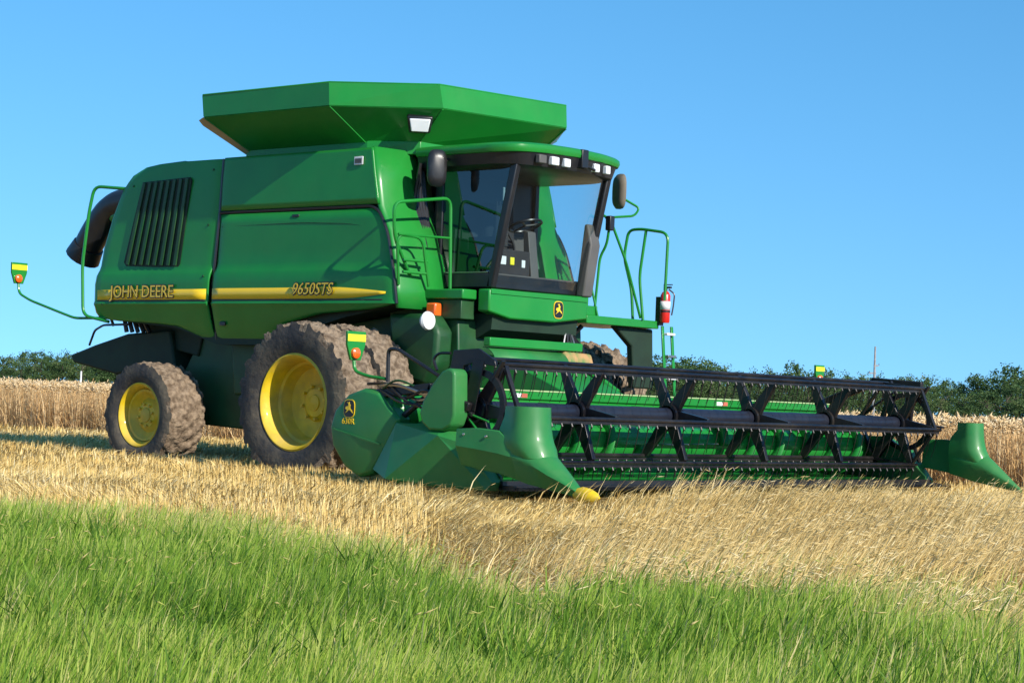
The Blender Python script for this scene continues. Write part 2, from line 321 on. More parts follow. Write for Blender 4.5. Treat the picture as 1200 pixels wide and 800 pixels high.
# stubble, loose straw and lodged dry straw
parts = []; lod = []
def under_machine(p): # wheels stand here, keep the stalks out of the tyres
    k = np.zeros(len(p), bool)
    for x, ys in ((0, (-2.9, -1.5)), (0, (1.7, 3.0)), (-3.6, (-2.05, -1.35)), (-3.6, (1.35, 2.05))):
        k |= (np.abs(p[:, 0]-x) < .55) & (p[:, 1] > ys[0]) & (p[:, 1] < ys[1])
    return k
for D0, D1, dens in ((6.8, 11, 1500), (11, 16, 1050), (16, 24, 620), (24, 36, 300), (36, 60, 110)):
    D, lat, p = sample(D0, D1, dens*.8, m=7, sig=.022)
    b, px = Db(D, lat); gap = snoise(p, 2.6, 71)+.6*snoise(p, 7, 72)+RNG.normal(0, .18, len(D)); k = (gap > -.42) & (D > b+snoise(p, 1.6, 3)*.8-1.2+RNG.normal(0, .4, len(D))) & ~under_machine(p) & (p[:, 1] < 6.0)
    D, lat, p, px, b = D[k], lat[k], p[k], px[k], b[k]; N = len(D)
    inhdr = (p[:, 0] > 2.4) & (p[:, 0] < 5.6) & (np.abs(p[:, 1]) < 4.5)
    zone = 1/(1+np.exp(-(px-np.where(D > 13.5, 770, 690)-30*snoise(p, 1.2, 2))/30))*np.clip((20.4-D)/1.2, 0, 1)
    patch = snoise(p, .9, 21); cl = snoise(p, 4, 22)
    isl = (RNG.random(N) < zone*.75) & ~inhdr & (D > b-.5)
    # standing stubble / flattened straw
    s = ~isl; Ns = s.sum(); flat = RNG.random(Ns) < (.22+.25*(patch[s] > .15)+.55*(px[s] > 500)*(px[s] < 760))
    rows = np.sin(p[s, 1]*2*pi/.19+.5*snoise(p[s], .5, 31))
    h = np.where(flat, RNG.uniform(.16, .34, Ns), .13+.035*cl[s]+.02*rows+RNG.uniform(-.05, .05, Ns)); h = np.where(inhdr[s], h*.6, h)
    h = h*np.clip(.8+.3*(D[s]-8)/8, .8, 1.1)*np.where((D[s] > 14.5) & (px[s] > 540) & (px[s] < 730), .62, 1)
    lean = np.where(flat, RNG.uniform(1.0, 1.6, Ns), RNG.uniform(0, .30, Ns))
    laz = np.where(flat, RNG.uniform(-.9, .9, Ns)+2.2*snoise(p[s], .8, 33), RNG.uniform(0, 2*pi, Ns))
    tint = np.clip(.50+.20*patch[s]+.16*snoise(p[s], 5, 73)+.08*rows+RNG.normal(0, .20, Ns), 0, 1)
    wdt = RNG.uniform(.0045, .0105, Ns)*np.clip(D[s]/15, 1, 2.6)
    parts.append(blades(p[s], h, wdt, lean, laz, RNG.uniform(0, pi, Ns), tint, .1))
    # lodged, uncut dry stems on the right
    q = isl; Nq = q.sum()
    if Nq:
        hh = .30+.06*cl[q]+.05*patch[q]+RNG.uniform(-.08, .10, Nq); hh *= np.clip((D[q]-6)/5, .75, 1.0)*np.where(D[q] > 17.5, 1.12, .95)
        le = RNG.uniform(.3, 1.15, Nq); la = .75+.8*snoise(p[q], 1.3, 41)+RNG.normal(0, .35, Nq)
        tt = np.clip(.52+.2*patch[q]+.14*snoise(p[q], 5, 74)+RNG.normal(0, .22, Nq), 0, 1); wq = RNG.uniform(.0035, .008, Nq)*np.clip(D[q]/12, 1, 2)
        lod.append(blades(p[q], hh, wq, le, la, RNG.uniform(0, pi, Nq), tt, .6))
        e = RNG.random(Nq) < .18
        lod.append(ears(p[q][e], hh[e], RNG.uniform(.05, .10, e.sum()), RNG.uniform(.0022, .004, e.sum()), le[e], la[e], RNG.uniform(0, pi, e.sum()), np.clip(tt[e]+.15, 0, 1)))
V, T, c = merge(parts)
tag(mesh_np('stubble', V, T, c, M['straw']), 'cut golden stubble and loose straw covering the field', 'stubble', kind='stuff')
V, T, c = merge(lod)
tag(mesh_np('dry_grass', V, T, c, M['dry']), 'pale dry leaning stems at the right in front of the header', 'dry grass', kind='stuff')
# standing crop beyond the machine
parts = []
def crop(n, x0, x1, y0, y1, wmul=1.0):
    x = RNG.uniform(x0, x1, n); y = RNG.uniform(y0, y1, n); p = np.stack([x, y], 1)
    k = y > 5.9+.25*snoise(p, 1.1, 51)
    p = p[k]; N = len(p)
    D = (p-C2)@F2; lat = (p-C2)@R2; k = (D > 5) & (np.abs(lat) < .31*D+3); p = p[k]; D = D[k]; N = len(p)
    h = .97+.05*snoise(p, .45, 52)+RNG.normal(0, .045, N); le = RNG.uniform(0, .28, N); la = RNG.uniform(0, 2*pi, N)
    tt = np.clip(.5+.1*snoise(p, .8, 53)+RNG.normal(0, .18, N), 0, 1)
    parts.append(blades(p, h, RNG.uniform(.005, .009, N)*wmul, le, la, RNG.uniform(0, pi, N), tt, .5))
    parts.append(ears(p, h, RNG.uniform(.08, .13, N), RNG.uniform(.007, .011, N)*wmul, le, la, RNG.uniform(0, pi, N), np.clip(tt+.2, 0, 1)))
    # leaf
    h2 = RNG.uniform(.3, .8, N); parts.append(blades(p, h2, RNG.uniform(.006, .012, N)*wmul, RNG.uniform(.3, 1., N), RNG.uniform(0, 2*pi, N), RNG.uniform(0, pi, N), np.clip(tt-.1, 0, 1), .7))
crop(36000, -40, 14, 5.6, 7.6, 1.5); crop(30000, -60, 12, 7.6, 12, 2.2); crop(26000, -90, 10, 12, 34, 3.5)
V, T, c = merge(parts)
tag(mesh_np('standing_wheat', V, T, c, M['wheat']), 'ripe standing wheat beyond the harvester', 'wheat', kind='stuff')

# ------------------------------------------------------------------ trees
def tree_mesh(seed, bushy):
    r = np.random.default_rng(seed); ncl = 66; Vs = []; Ts = []; Cs = []; off = 0
    lowz = -.08 if bushy else .16
    cs = []
    while len(cs) < ncl:
        q = r.uniform(-1, 1, 3)
        if np.linalg.norm(q) < 1 and np.linalg.norm(q) > .35: cs.append(q)
    cs = np.array(cs); rx = .46 if not bushy else .58
    prof = 1+.25*np.sin(3*np.arctan2(cs[:, 1], cs[:, 0])+seed)
    P = np.stack([cs[:, 0]*rx*prof, cs[:, 1]*rx*prof, lowz+(1-lowz)*(.48+.44*cs[:, 2])], 1)
    for i in range(ncl):
        nl = 62; rad = r.uniform(.05, .13)
        d = r.normal(0, 1, (nl, 3)); d /= np.linalg.norm(d, axis=1)[:, None]
        ctr = P[i]+d*rad*r.uniform(.25, 1.35, (nl, 1))*np.array([1, 1, .8]); sz = r.uniform(.011, .024, nl)
        a = r.normal(0, 1, (nl, 3)); a /= np.linalg.norm(a, axis=1)[:, None]; b = np.cross(a, r.normal(0, 1, (nl, 3))); b /= np.linalg.norm(b, axis=1)[:, None]
        q = np.stack([ctr-a*sz[:, None], ctr+b*sz[:, None]*.7, ctr+a*sz[:, None], ctr-b*sz[:, None]*.7], 1)
        Vs.append(q.reshape(-1, 3)); base = (off+np.arange(nl)*4)[:, None, None]
        Ts.append((base+np.array([[0, 1, 2], [0, 2, 3]])[None]).reshape(-1, 3)); off += nl*4
        Cs.append(np.repeat(np.clip(r.uniform(.15, .75)+r.normal(0, .12, nl), 0, 1), 4))
    return np.concatenate(Vs), np.concatenate(Ts), np.concatenate(Cs)
TREES = []
for i in range(7):
    bushy = i >= 4
    V, T, c = tree_mesh(100+i, bushy)
    root = empty('tree' if not bushy else 'bush', (0, 0, 0))
    mesh_np('crown', V, T, c, M['leaf'], parent=root)
    tm = MB(); tm.tube([(0, 0, -.02), (.01, .005, .2), (0, .01, .45), (.02, 0, .7)], [.028, .022, .016, .006], 7)
    for k in range(6):
        a = k*1.05+i; z = .25+.07*k
        tm.tube([(0, 0, z), (.12*math.cos(a), .12*math.sin(a), z+.10), (.26*math.cos(a), .26*math.sin(a), z+.2)], [.012, .008, .003], 5)
    tm.build('trunk', M['bark'], root); TREES.append(root)
used = set()
def place_tree(i, px, D, hm, wfac=1.0):
    lat = (px-600)/2472*D; p = world(np.array([D]), np.array([lat]))[0]
    root = TREES[i]
    if i in used:
        r = root.copy(); COL.objects.link(r)
        for ch in root.children:
            c = ch.copy(); COL.objects.link(c); c.parent = r
        root = r
    used.add(i)
    root.location = (p[0], p[1], 0); root.rotation_euler = (0, 0, random.uniform(0, 6.28)); s = hm/1.0
    root.scale = (s*wfac, s*wfac, s)
    if i >= 4:
        if 150 < px < 660: tag(root, 'low dark bush hidden behind the harvester body at the foot of the treeline', 'bush', 'bushes hidden behind the harvester')
        elif px < 400: tag(root, 'low dark bush at the foot of the distant trees on the left', 'bush', 'bushes below the left trees')
        else: tag(root, 'low dark bush at the foot of the distant treeline on the right', 'bush', 'bushes below the right treeline')
    else:
        if 150 < px < 660: tag(root, 'distant broadleaf tree hidden behind the harvester body', 'tree', 'distant trees hidden behind the harvester')
        elif px < 400: tag(root, 'distant broadleaf tree beyond the wheat behind the rear of the harvester', 'tree', 'distant trees on the left')
        elif px < 1000: tag(root, 'distant broadleaf tree seen above and through the black reel', 'tree', 'distant trees behind the reel')
        else: tag(root, 'distant broadleaf tree beyond the wheat right of the reel', 'tree', 'distant trees on the right')
    PLACED.append((px, root)); return root
PLACED = []
HX = [-260, 0, 30, 60, 100, 125, 300, 700, 740, 790, 830, 856, 880, 910, 950, 1000, 1040, 1080, 1140, 1172, 1195, 1460]
HY = [34, 34, 38, 42, 46, 47, 50, 62, 66, 64, 68, 52, 50, 58, 62, 53, 51, 50, 47, 62, 66, 70]
random.seed(3)
x = -150
while x < 1350:
    if 1:
        h = np.interp(x, HX, HY)*random.uniform(.92, 1.06); D = random.uniform(395, 450)
        place_tree(random.randrange(4), x, D, h*D/2472+.9, random.uniform(.85, 1.25))
    x += random.uniform(16, 25)
x = -150
while x < 1350:
    if 1:
        h = np.interp(x, HX, HY)*random.uniform(.62, .85); D = random.uniform(365, 385)
        place_tree(4+random.randrange(3), x, D, h*D/2472+.9, random.uniform(1.1, 1.5))
    x += random.uniform(19, 28)
trees_ = [q for q in PLACED if q[1].name.startswith('tree')]
for tx, lab in ((832, 'tallest rounded tree standing above the reel just right of the left ladder'), (905, 'small round treetop poking above the reel left of the yellow banded marker plate'), (1198, 'tall tree at the right end of the treeline, at the photo edge'), (1172, 'second tree from the right end of the treeline, rising above its neighbours'), (112, 'tallest tree of the left group, just above the dark straw chopper'), (4, 'dark tree at the left edge of the photo behind the wheat')):
    q = min(trees_, key=lambda t: abs(t[0]-tx)); q[1]['label'] = lab; trees_.remove(q); del q[1]['group']
# utility pole and white post
def at_px(px, D): lat = (px-600)/2472*D; p = world(np.array([D]), np.array([lat]))[0]; return (p[0], p[1], 0)
pl = empty('utility_pole', at_px(1026, 300)); tag(pl, 'thin grey utility pole with crossarms rising above the far treeline', 'utility pole')
a = MB().tube([(0, 0, 0), (0, 0, 10.8)], [.24, .13], 8).build('pole', M['wood'], pl)
b_ = MB(); dxy = Vector((R2[0], R2[1], 0))
for z, hw in ((8.1, .55), (7.0, .75)): MB().bar(dxy*-hw*(.3 if z > 8 else 1)+Vector((0, 0, z)), dxy*hw*(1 if z > 8 else .3)+Vector((0, 0, z)), .18, .18).build('crossarm', M['wood'], pl)
for q in (-.7, .6): MB().lathe([(0, .04), (.1, .07), (.2, .05), (.28, .02)], dxy*q+Vector((0, 0, 7.06 if q < 0 else 8.16)), 8, 'z').build('insulator', M['grey'], pl)
wp = MB(); wp.tube([(0, 0, 0), (0, 0, 2.55)], .10, 8); wp.tube([(0, 0, 2.5), (0, 0, 2.62)], [.12, .04], 8)
o = wp.build('marker_post', M['white'], loc=at_px(97, 250)); tag(o, 'slim pale post standing before the distant trees on the left', 'post')

# ================================================================== the combine harvester
H = empty('combine_harvester', (0, 0, 0)); tag(H, 'large green combine harvester with black reel header and muddy yellow rimmed wheels', 'combine harvester')
def part(name, mb, mats, parent=None, **k): return mb.build(name, mats, parent or H, **k)

# --- hull and side panels
hull = MB()
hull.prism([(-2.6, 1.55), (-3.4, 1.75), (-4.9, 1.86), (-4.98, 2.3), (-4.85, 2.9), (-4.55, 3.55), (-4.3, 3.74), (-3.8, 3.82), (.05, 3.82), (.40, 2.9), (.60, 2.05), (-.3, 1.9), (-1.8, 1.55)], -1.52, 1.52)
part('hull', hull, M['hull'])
tc_ = MB(); tc_.prism([(-4.35, 3.745), (-3.82, 3.865), (-2.7, 3.885), (.10, 3.90), (.10, 3.85), (-2.7, 3.83), (-3.8, 3.81), (-4.3, 3.70)], -1.5, 1.5); part('top_cover', tc_, M['green'], bevel=.01)
rs = MB(); rs.prism([(-5.03, 1.95), (-5.06, 2.3), (-4.95, 2.85), (-4.62, 3.58), (-4.33, 3.76), (-4.30, 3.72), (-4.58, 3.55), (-4.9, 2.85), (-5.0, 2.3), (-4.97, 1.95)], -1.5, 1.5); part('rear_cover', rs, M['green'])
def yprof(z):  # outward offset of the side sheet
    return np.interp(z, [1.55, 1.75, 2.02, 2.055, 2.09, 2.26, 2.31, 2.42, 2.50, 2.56, 3.2, 3.6, 3.9], [1.47, 1.56, 1.645, 1.665, 1.650, 1.650, 1.652, 1.648, 1.612, 1.600, 1.597, 1.585, 1.565])
def side_sheet(zs, xl, xr, side, curl_l=.05, curl_r=.0):
    mb = MB(); rings = []
    for z in zs:
        a = np.interp(z, *xl); b = np.interp(z, *xr); ring = []
        ts = [0, .01, .025, .05, .1, .2, .3, .4, .5, .6, .7, .8, .9, .95, .975, .99, 1]
        for t in ts:
            x = a+(b-a)*t; dl = (x-a); dr = (b-x)
            y = yprof(z)
            if curl_l: y -= curl_l*max(0, 1-dl/.12)**2
            if curl_r: y -= curl_r*max(0, 1-dr/.12)**2
            ring.append((x, side*y, z))
        rings.append(ring)
    mb.loft(rings, closed=False, cap=False); return mb
zr = [1.60, 1.65, 1.70, 1.75, 1.79, 1.82, 1.85, 1.88, 1.95, 2.02, 2.055, 2.09, 2.18, 2.26, 2.31, 2.42, 2.46, 2.50, 2.56, 2.8, 3.0, 3.2, 3.4, 3.55, 3.65, 3.73, 3.79, 3.83, 3.86, 3.88]
XLr = ([1.60, 1.65, 1.72, 1.79, 1.83, 1.86, 1.92, 2.3, 2.81, 3.26, 3.57, 3.73, 3.83, 3.87, 3.885], [-2.75, -2.99, -3.2, -3.42, -4.0, -4.95, -5.03, -5.04, -4.94, -4.76, -4.60, -4.43, -4.17, -3.82, -3.2])
zf = [1.58, 1.66, 1.75, 1.84, 1.90, 1.95, 2.0, 2.03, 2.055, 2.09, 2.18, 2.26, 2.31, 2.42, 2.46, 2.50, 2.56, 2.7, 2.9, 3.05, 3.17]
XLf = ([1.58, 3.17], [-2.60, -2.53]); XRf = ([1.58, 1.66, 1.75, 1.84, 1.95, 2.0, 2.055, 2.5, 2.9, 3.0, 3.17], [-1.75, -1.55, -1.42, -1.25, -.6, .20, .67, .57, .44, .38, .27])
zu = [3.22, 3.3, 3.45, 3.6, 3.75, 3.85, 3.89]
XLu = ([3.2, 3.9], [-2.53, -2.53]); XRu = ([3.22, 3.9], [.27, .10])
for side in (-1, 1):
    rp = part('rear_side_panel', side_sheet(zr, XLr, ([1.6, 2.3, 3.19, 3.9], [-2.66, -2.66, -2.59, -2.59]), side, .12, .015), M['green'], smooth=50, solid=.03)
    fp = part('front_side_panel', side_sheet(zf, XLf, XRf, side, .012, .03), M['green'], smooth=50, solid=.03)
    up = part('tank_side_panel', side_sheet(zu, XLu, XRu, side, .005, .0), M['green'], smooth=50, solid=.03)
    # louvred grille
    gp = [(-4.10, 3.60), (-4.07, 3.64), (-3.15, 3.67), (-3.11, 3.63), (-3.27, 2.56), (-3.31, 2.51), (-4.36, 2.55), (-4.41, 2.60)]
    gr = MB(); gr.prism(gp, side*1.600, side*1.622)
    gg = part('grille', gr, M['hull'], rp)
    rb = MB()
    for k in range(8):
        t = (k+.5)/8; top = Vector((-4.10+t*.98, side*1.632, 3.63+.03*t)); bot = Vector((-4.38+t*1.10, side*1.640, 2.57-.03*t))
        rb.bar(top, bot, .055, .02, up=(0, 1, 0))
    part('louvre', rb, M['green_dk'], rp, bevel=.005)
    # yellow stripe
    s1 = MB(); y = 1.6695
    def strip(mb, x0, x1, n, z1f, z0f):
        rings = []
        for k in range(n+1):
            x = x0+(x1-x0)*k/n; rings.append([(x, side*(yprof(z0f(x))+.019), z0f(x)), (x, side*(yprof((z0f(x)+z1f(x))/2)+.019), (z0f(x)+z1f(x))/2), (x, side*(yprof(z1f(x))+.019), z1f(x))])
        mb.loft(rings, closed=False, cap=False)
    strip(s1, -4.88, -2.68, 8, lambda x: 2.237, lambda x: 2.105)
    part('stripe', s1, M['stripe'], rp, solid=.004)
    s2 = MB(); strip(s2, -2.56, .50, 24, lambda x: 2.243 if x < -.3 else 2.243-.055*((x+.3)/.8)**1.3, lambda x: 2.108 if x < -.3 else 2.108+.055*((x+.3)/.8)**1.6)
    part('stripe', s2, M['stripe'], fp, solid=.004)
    e1 = MB(); strip(e1, -4.88, -2.68, 8, lambda x: 2.100, lambda x: 2.085); part('stripe_edge', e1, M['black'], rp, solid=.003)
    e2 = MB(); strip(e2, -2.56, .45, 12, lambda x: 2.103, lambda x: 2.088); part('stripe_edge', e2, M['black'], fp, solid=.003)
    xd = (1, 0, 0) if side < 0 else (-1, 0, 0)
    for off, mtt, dy, nm in ((.012, M['black'], 1.688, 'lettering_outline'), (0, M['stripe'], 1.693, 'lettering')):
        text('JOHN DEERE', .225, mtt, rp, nm, (-4.58 if side < 0 else -3.35, side*dy, 2.135), xd, (0, 0, 1), offset=off, shear=.0)
        text('9650STS', .20, mtt, fp, nm, (-1.08 if side < 0 else -.25, side*dy, 2.16), xd, (0, 0, 1), offset=off, shear=.25)
    gl = MB(); gl.tube(rnd([(-2.50, side*1.605, 3.02), (-1.0, side*1.612, 3.03), (-.25, side*1.610, 3.00), (.10, side*1.605, 2.96)], .2), .007, 5); part('pressed_rib', gl, M['green_dk'], fp)
    for lx in (-2.45, -1.2): lt = MB(); lt.box(lx, lx+.10, side*1.60, side*1.625, 1.78, 1.83) if lx < -2 else lt.box(lx, lx+.12, side*1.60, side*1.62, 3.10, 3.135); part('door_latch', lt, M['black'], fp, bevel=.006)
    for bx, bz in ((-4.75, 2.05), (-2.75, 2.4), (-2.72, 3.75), (-4.3, 3.6), (-2.75, 3.05)): part('bolt', MB().lathe([(-.01*side, .016), (side*.012, .014), (side*.014, .001)], (bx, side*(yprof(bz)+.012), bz), 8), M['green_dk'], rp)
    # small worklight decal near the tank top
    part('badge', MB().box(-.17, -.02, side*1.60, side*1.612, 3.69, 3.79), M['white'], up, bevel=.01)
    part('badge_lens', MB().box(-.15, -.04, side*1.612, side*1.618, 3.71, 3.765), M['grey'], up)
    # bright front face of the tank beside the cab
    ff = MB(); zz = [2.0, 2.25, 2.5, 2.9, 3.05, 3.2, 3.5, 3.9]
    ring = []
    for z in zz:
        x = np.interp(z, [2.0, 2.055, 2.5, 2.9, 3.17, 3.9], [.67, .67, .57, .44, .27, .10]); yo = yprof(z)-.005
        ring.append([(x-.02, side*yo, z), (x+.01, side*(yo-.02), z), (x+.03, side*(yo-.06), z), (x+.06, side*1.2, z), (x+.08, side*.75, z)])
    ff.loft(ring, closed=False, cap=False)
    part('tank_front_panel', ff, M['green'], smooth=50, solid=.02)
    # black seal line around the lower door edge
    sl = MB(); sl.tube(rnd([(-2.55, side*1.60, 3.195), (.25, side*1.605, 3.195), (.44, side*1.61, 2.9), (.60, side*1.64, 2.4), (.67, side*1.645, 2.05)], .2, 5), .018, 6)
    part('door_seal', sl, M['black'])
    sl = MB(); sl.tube([(-2.625, side*1.50, 1.60), (-2.63, side*1.60, 2.3), (-2.56, side*1.59, 3.2), (-2.56, side*1.56, 3.88)], .022, 6)
    part('panel_seal', sl, M['black'])
# --- grain tank collar and extension
cl = MB(); cl.loft([[(-2.42, -1.33, z), (-.25, -1.33, z), (.32, -1.0, z), (.40, .95, z), (-.25, 1.33, z), (-2.42, 1.33, z)] for z in (3.86, 4.02)]); part('tank_collar', cl, M['green'], bevel=.01)
lipT = [(-2.62, -1.9), (-.34, -1.9), (.73, -1.14), (.98, .86), (.1, 1.75), (-2.62, 1.75)]
lipB = [(-2.58, -1.9), (-.32, -1.9), (.76, -1.10), (1.0, .86), (.1, 1.75), (-2.58, 1.75)]
bas = [(-2.35, -1.31), (-.28, -1.31), (.28, -.98), (.36, .93), (-.28, 1.31), (-2.35, 1.31)]
te = MB()
def ringz(P, z, k=1.0): return [(x*1, y*k, z) for x, y in P]
te.loft([ringz(bas, 4.0), ringz(lipB, 4.372)], cap=False)
te.loft([ringz(lipB, 4.372), ringz(lipT, 4.64)], cap=False)
te = part('tank_extension', te, M['green'], smooth=0, solid=.022)
fl = MB(); fl.tube([Vector((x, y, 4.645)) for x, y in lipT+[lipT[0]]], .014, 6); part('lip_edge', fl, M['green'], te)
fl = MB()
for a_, b2 in zip(bas, lipB): part('corner_seam', MB().bar((a_[0], a_[1], 3.985), (b2[0], b2[1], 4.355), .022, .01), M['green'], te)
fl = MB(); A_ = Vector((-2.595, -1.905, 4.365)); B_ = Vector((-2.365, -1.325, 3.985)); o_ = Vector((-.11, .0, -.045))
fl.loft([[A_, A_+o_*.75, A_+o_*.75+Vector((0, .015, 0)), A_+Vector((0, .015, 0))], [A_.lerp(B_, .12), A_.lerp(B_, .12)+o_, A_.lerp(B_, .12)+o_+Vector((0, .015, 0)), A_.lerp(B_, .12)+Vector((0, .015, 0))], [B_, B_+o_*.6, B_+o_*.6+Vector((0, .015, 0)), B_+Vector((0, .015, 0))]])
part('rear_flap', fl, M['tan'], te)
wl = MB(); q0 = Vector((.46, -1.17, 4.20)); nrm = Vector((.66, -.66, -.45)).normalized(); ux = Vector((.70, .70, 0)).normalized(); uy = nrm.cross(ux).normalized()
if uy.z < 0: uy = -uy
def plate(mb, c, X, Y, N, hw, hh, t, taper=1.0):
    P = [c-X*hw*taper-Y*hh, c+X*hw*taper-Y*hh, c+X*hw+Y*hh, c-X*hw+Y*hh]; mb.add([p-N*t for p in P]+[p+N*t for p in P], [(3, 2, 1, 0), (4, 5, 6, 7), (0, 1, 5, 4), (1, 2, 6, 5), (2, 3, 7, 6), (3, 0, 4, 7)])
plate(wl, q0, ux, uy, nrm, .155, .105, .06, .8); lamp = part('work_lamp', wl, M['black'], bevel=.02)
wl = MB(); plate(wl, q0+nrm*.065, ux, uy, nrm, .125, .08, .012, .8); part('lamp_lens', wl, M['lens'], lamp, bevel=.012)

# --- cab
cab = MB(); cab.box(.50, 1.40, -.84, .84, 2.28, 2.44); cab.box(.44, .56, -.84, .84, 2.44, 3.74)
cab.box(.50, 1.40, -.875, -.845, 2.28, 2.45)
cab = part('cab', cab, M['black'], bevel=.015)
def xfront(z, t):  # windshield line: bulges forward, leans out at the top ; t -1..1 across
    return np.interp(z, [2.28, 3.76], [1.38, 1.72])+.20*(1-t*t)
ws = MB(); rings = []
for z in np.linspace(2.33, 3.74, 9): rings.append([(xfront(z, t), t*.80, z) for t in np.linspace(-1, 1, 13)])
ws.loft(rings, closed=False, cap=False); part('windshield', ws, M['glass'], cab, smooth=60)
for side in (-1, 1):
    sw = MB(); sw.add([(.60, side*.855, 2.45), (1.36, side*.845, 2.45), (1.66, side*.845, 3.76), (.60, side*.855, 3.76)], [(0, 1, 2, 3)])
    part('side_window', sw, M['glass_dark' if side < 0 else 'glass'], cab)
    pr = MB(); pr.prism([(1.34, 2.28), (1.43, 2.28), (1.76, 3.76), (1.66, 3.76)], side*.79, side*.875); part('front_pillar', pr, M['black'], cab, bevel=.015)
    pr = MB(); pr.prism([(.50, 2.28), (.60, 2.28), (.60, 3.76), (.50, 3.76)], side*.80, side*.875); part('rear_pillar', pr, M['black'], cab, bevel=.01)
    gs = MB(); gs.tube([(1.36, side*.868, 2.46), (.62, side*.868, 2.46)], .008, 5); part('window_trim', gs, M['metal'], cab)
gp = MB(); gp.prism([(1.40, 2.27), (1.52, 2.27), (1.62, 2.9), (1.55, 3.15), (1.50, 3.15)], .68, .86); part('pillar_cover', gp, M['grey'], cab, bevel=.02)
# roof
def roof_outline(gr, xf=1.86):
    pts = []
    P = [(.30, -1.0), (1.5, -1.02), (xf-.08, -.9), (xf, -.55), (xf+.05, 0), (xf, .55), (xf-.08, .9), (1.5, 1.02), (.30, 1.0)]
    out = rnd([(x+(gr if x > 1 else 0), y*(1+gr), 0) for x, y in P], .14, 4); return out
rf = MB(); rings = []
for z, gr in ((3.845, .0), (3.86, .045), (3.90, .06), (3.94, .055), (3.962, .03), (3.975, -.04), (3.99, -.3)):
    rings.append([Vector((p.x, p.y, z-.035*max(0, abs(p.y)-.3)**1.5*1.2)) for p in roof_outline(gr)])
rf.loft(rings); part('cab_roof', rf, M['green'], cab, smooth=40)
vb = MB(); rings = []
for z, gr in ((3.66, -.10), (3.70, -.01), (3.855, .03)): rings.append([Vector((p.x, p.y, z)) for p in roof_outline(gr)])
vb.loft(rings); vis = part('visor', vb, M['black'], cab, smooth=40)
for (yy, ww, mt) in ((-.62, .13, 'grey'), (-.40, .13, 'lens'), (-.19, .11, 'lens'), (.36, .10, 'lens'), (.58, .08, 'lens')):
    lm = MB(); xx = 1.90+.03*(1-abs(yy)); lm.box(xx-.05, xx+.018, yy-ww/2, yy+ww/2, 3.725, 3.825)
    part('roof_lamp', lm, M[mt], cab, bevel=.012)
lm = MB(); lm.box(1.78, 1.98, .02, .14, 3.74, 3.96); lm.tube([(1.95, .08, 3.78), (1.95, .30, 3.74)], .02, 6); part('antenna_bracket', lm, M['black'], cab, bevel=.01)
# interior
st = MB(); st.box(.72, 1.10, -.26, .26, 2.62, 2.78); st.prism([(.66, 2.75), (.80, 2.75), (.74, 3.35), (.62, 3.35)], -.25, .25); part('operator_seat', st, M['seat'], cab, bevel=.04)
cs = MB(); cs.prism([(1.22, 2.3), (1.36, 2.3), (1.26, 3.0), (1.18, 3.02)], -.07, .07); part('steering_column', cs, M['grey'], cab, bevel=.01)
sw = MB(); ctr = Vector((1.15, .0, 3.08)); ax = Vector((-.35, 0, 1)).normalized(); e1_ = ax.cross(Vector((0, 1, 0))).normalized(); e2_ = Vector((0, 1, 0))
sw.tube([ctr+(e1_*math.cos(t)+e2_*math.sin(t))*.20 for t in np.linspace(0, 2*pi, 25)], .016, 6, cap=False)
for t in (0, 2.1, 4.2): sw.tube([ctr, ctr+(e1_*math.cos(t)+e2_*math.sin(t))*.20], .012, 5)
part('steering_wheel', sw, M['black'], cab)
cn = MB(); cn.box(.80, 1.20, -.62, -.36, 2.45, 2.90); cn.box(1.22, 1.34, -.66, -.52, 3.0, 3.2); cn.tube([(1.05, -.45, 2.9), (1.08, -.45, 3.05)], .02, 6); part('control_console', cn, M['seat'], cab, bevel=.02)
dm = MB(); dm.box(.58, .60, -.80, .80, 2.45, 3.0); dm.box(.60, 1.36, -.80, .80, 2.441, 2.46); part('cab_lining', dm, M['grey'], cab)
lb = MB(); lb.box(.95, 1.05, -.625, -.615, 2.70, 2.80); part('console_label', lb, M['lime'], cab)
for (xx, yy, zz, a_, b2, mt, nm) in ((1.30, -.60, 2.92, .05, .07, 'orange', 'warning_light'), (1.34, -.58, 2.62, .10, .10, 'white', 'control_panel'), (1.34, -.42, 2.62, .07, .09, 'lime', 'control_panel'), (1.34, -.22, 2.60, .06, .09, 'white', 'switch_box'), (1.42, -.70, 3.38, .03, .16, 'white', 'monitor'), (1.42, -.64, 3.38, .03, .16, 'white', 'monitor')):
    part(nm, MB().box(xx-.02, xx, yy-a_/2, yy+a_/2, zz-b2/2, zz+b2/2), M[mt], cab, bevel=.006)
dk_ = MB(); dk_.box(1.26, 1.33, -.74, -.10, 2.46, 2.75); dk_.box(1.30, 1.33, -.72, -.5, 2.78, 3.3); dk_.tube(rnd([(1.2, -.3, 2.5), (1.3, -.34, 2.8), (1.28, -.45, 2.95)], .1), .018, 6); part('instrument_stand', dk_, M['seat'], cab, bevel=.01)
# black hose strip behind cab, right side
hs = MB()
for k in range(5):
    y0 = -.93-.03*k; hs.tube(rnd([(.30+.02*k, y0, 3.75), (.36-.02*k, y0+.02, 3.3), (.50+.01*k, y0-.02, 2.8), (.62, y0+.01, 2.3)], .1), .022, 6)
part('hose', hs, M['black'])
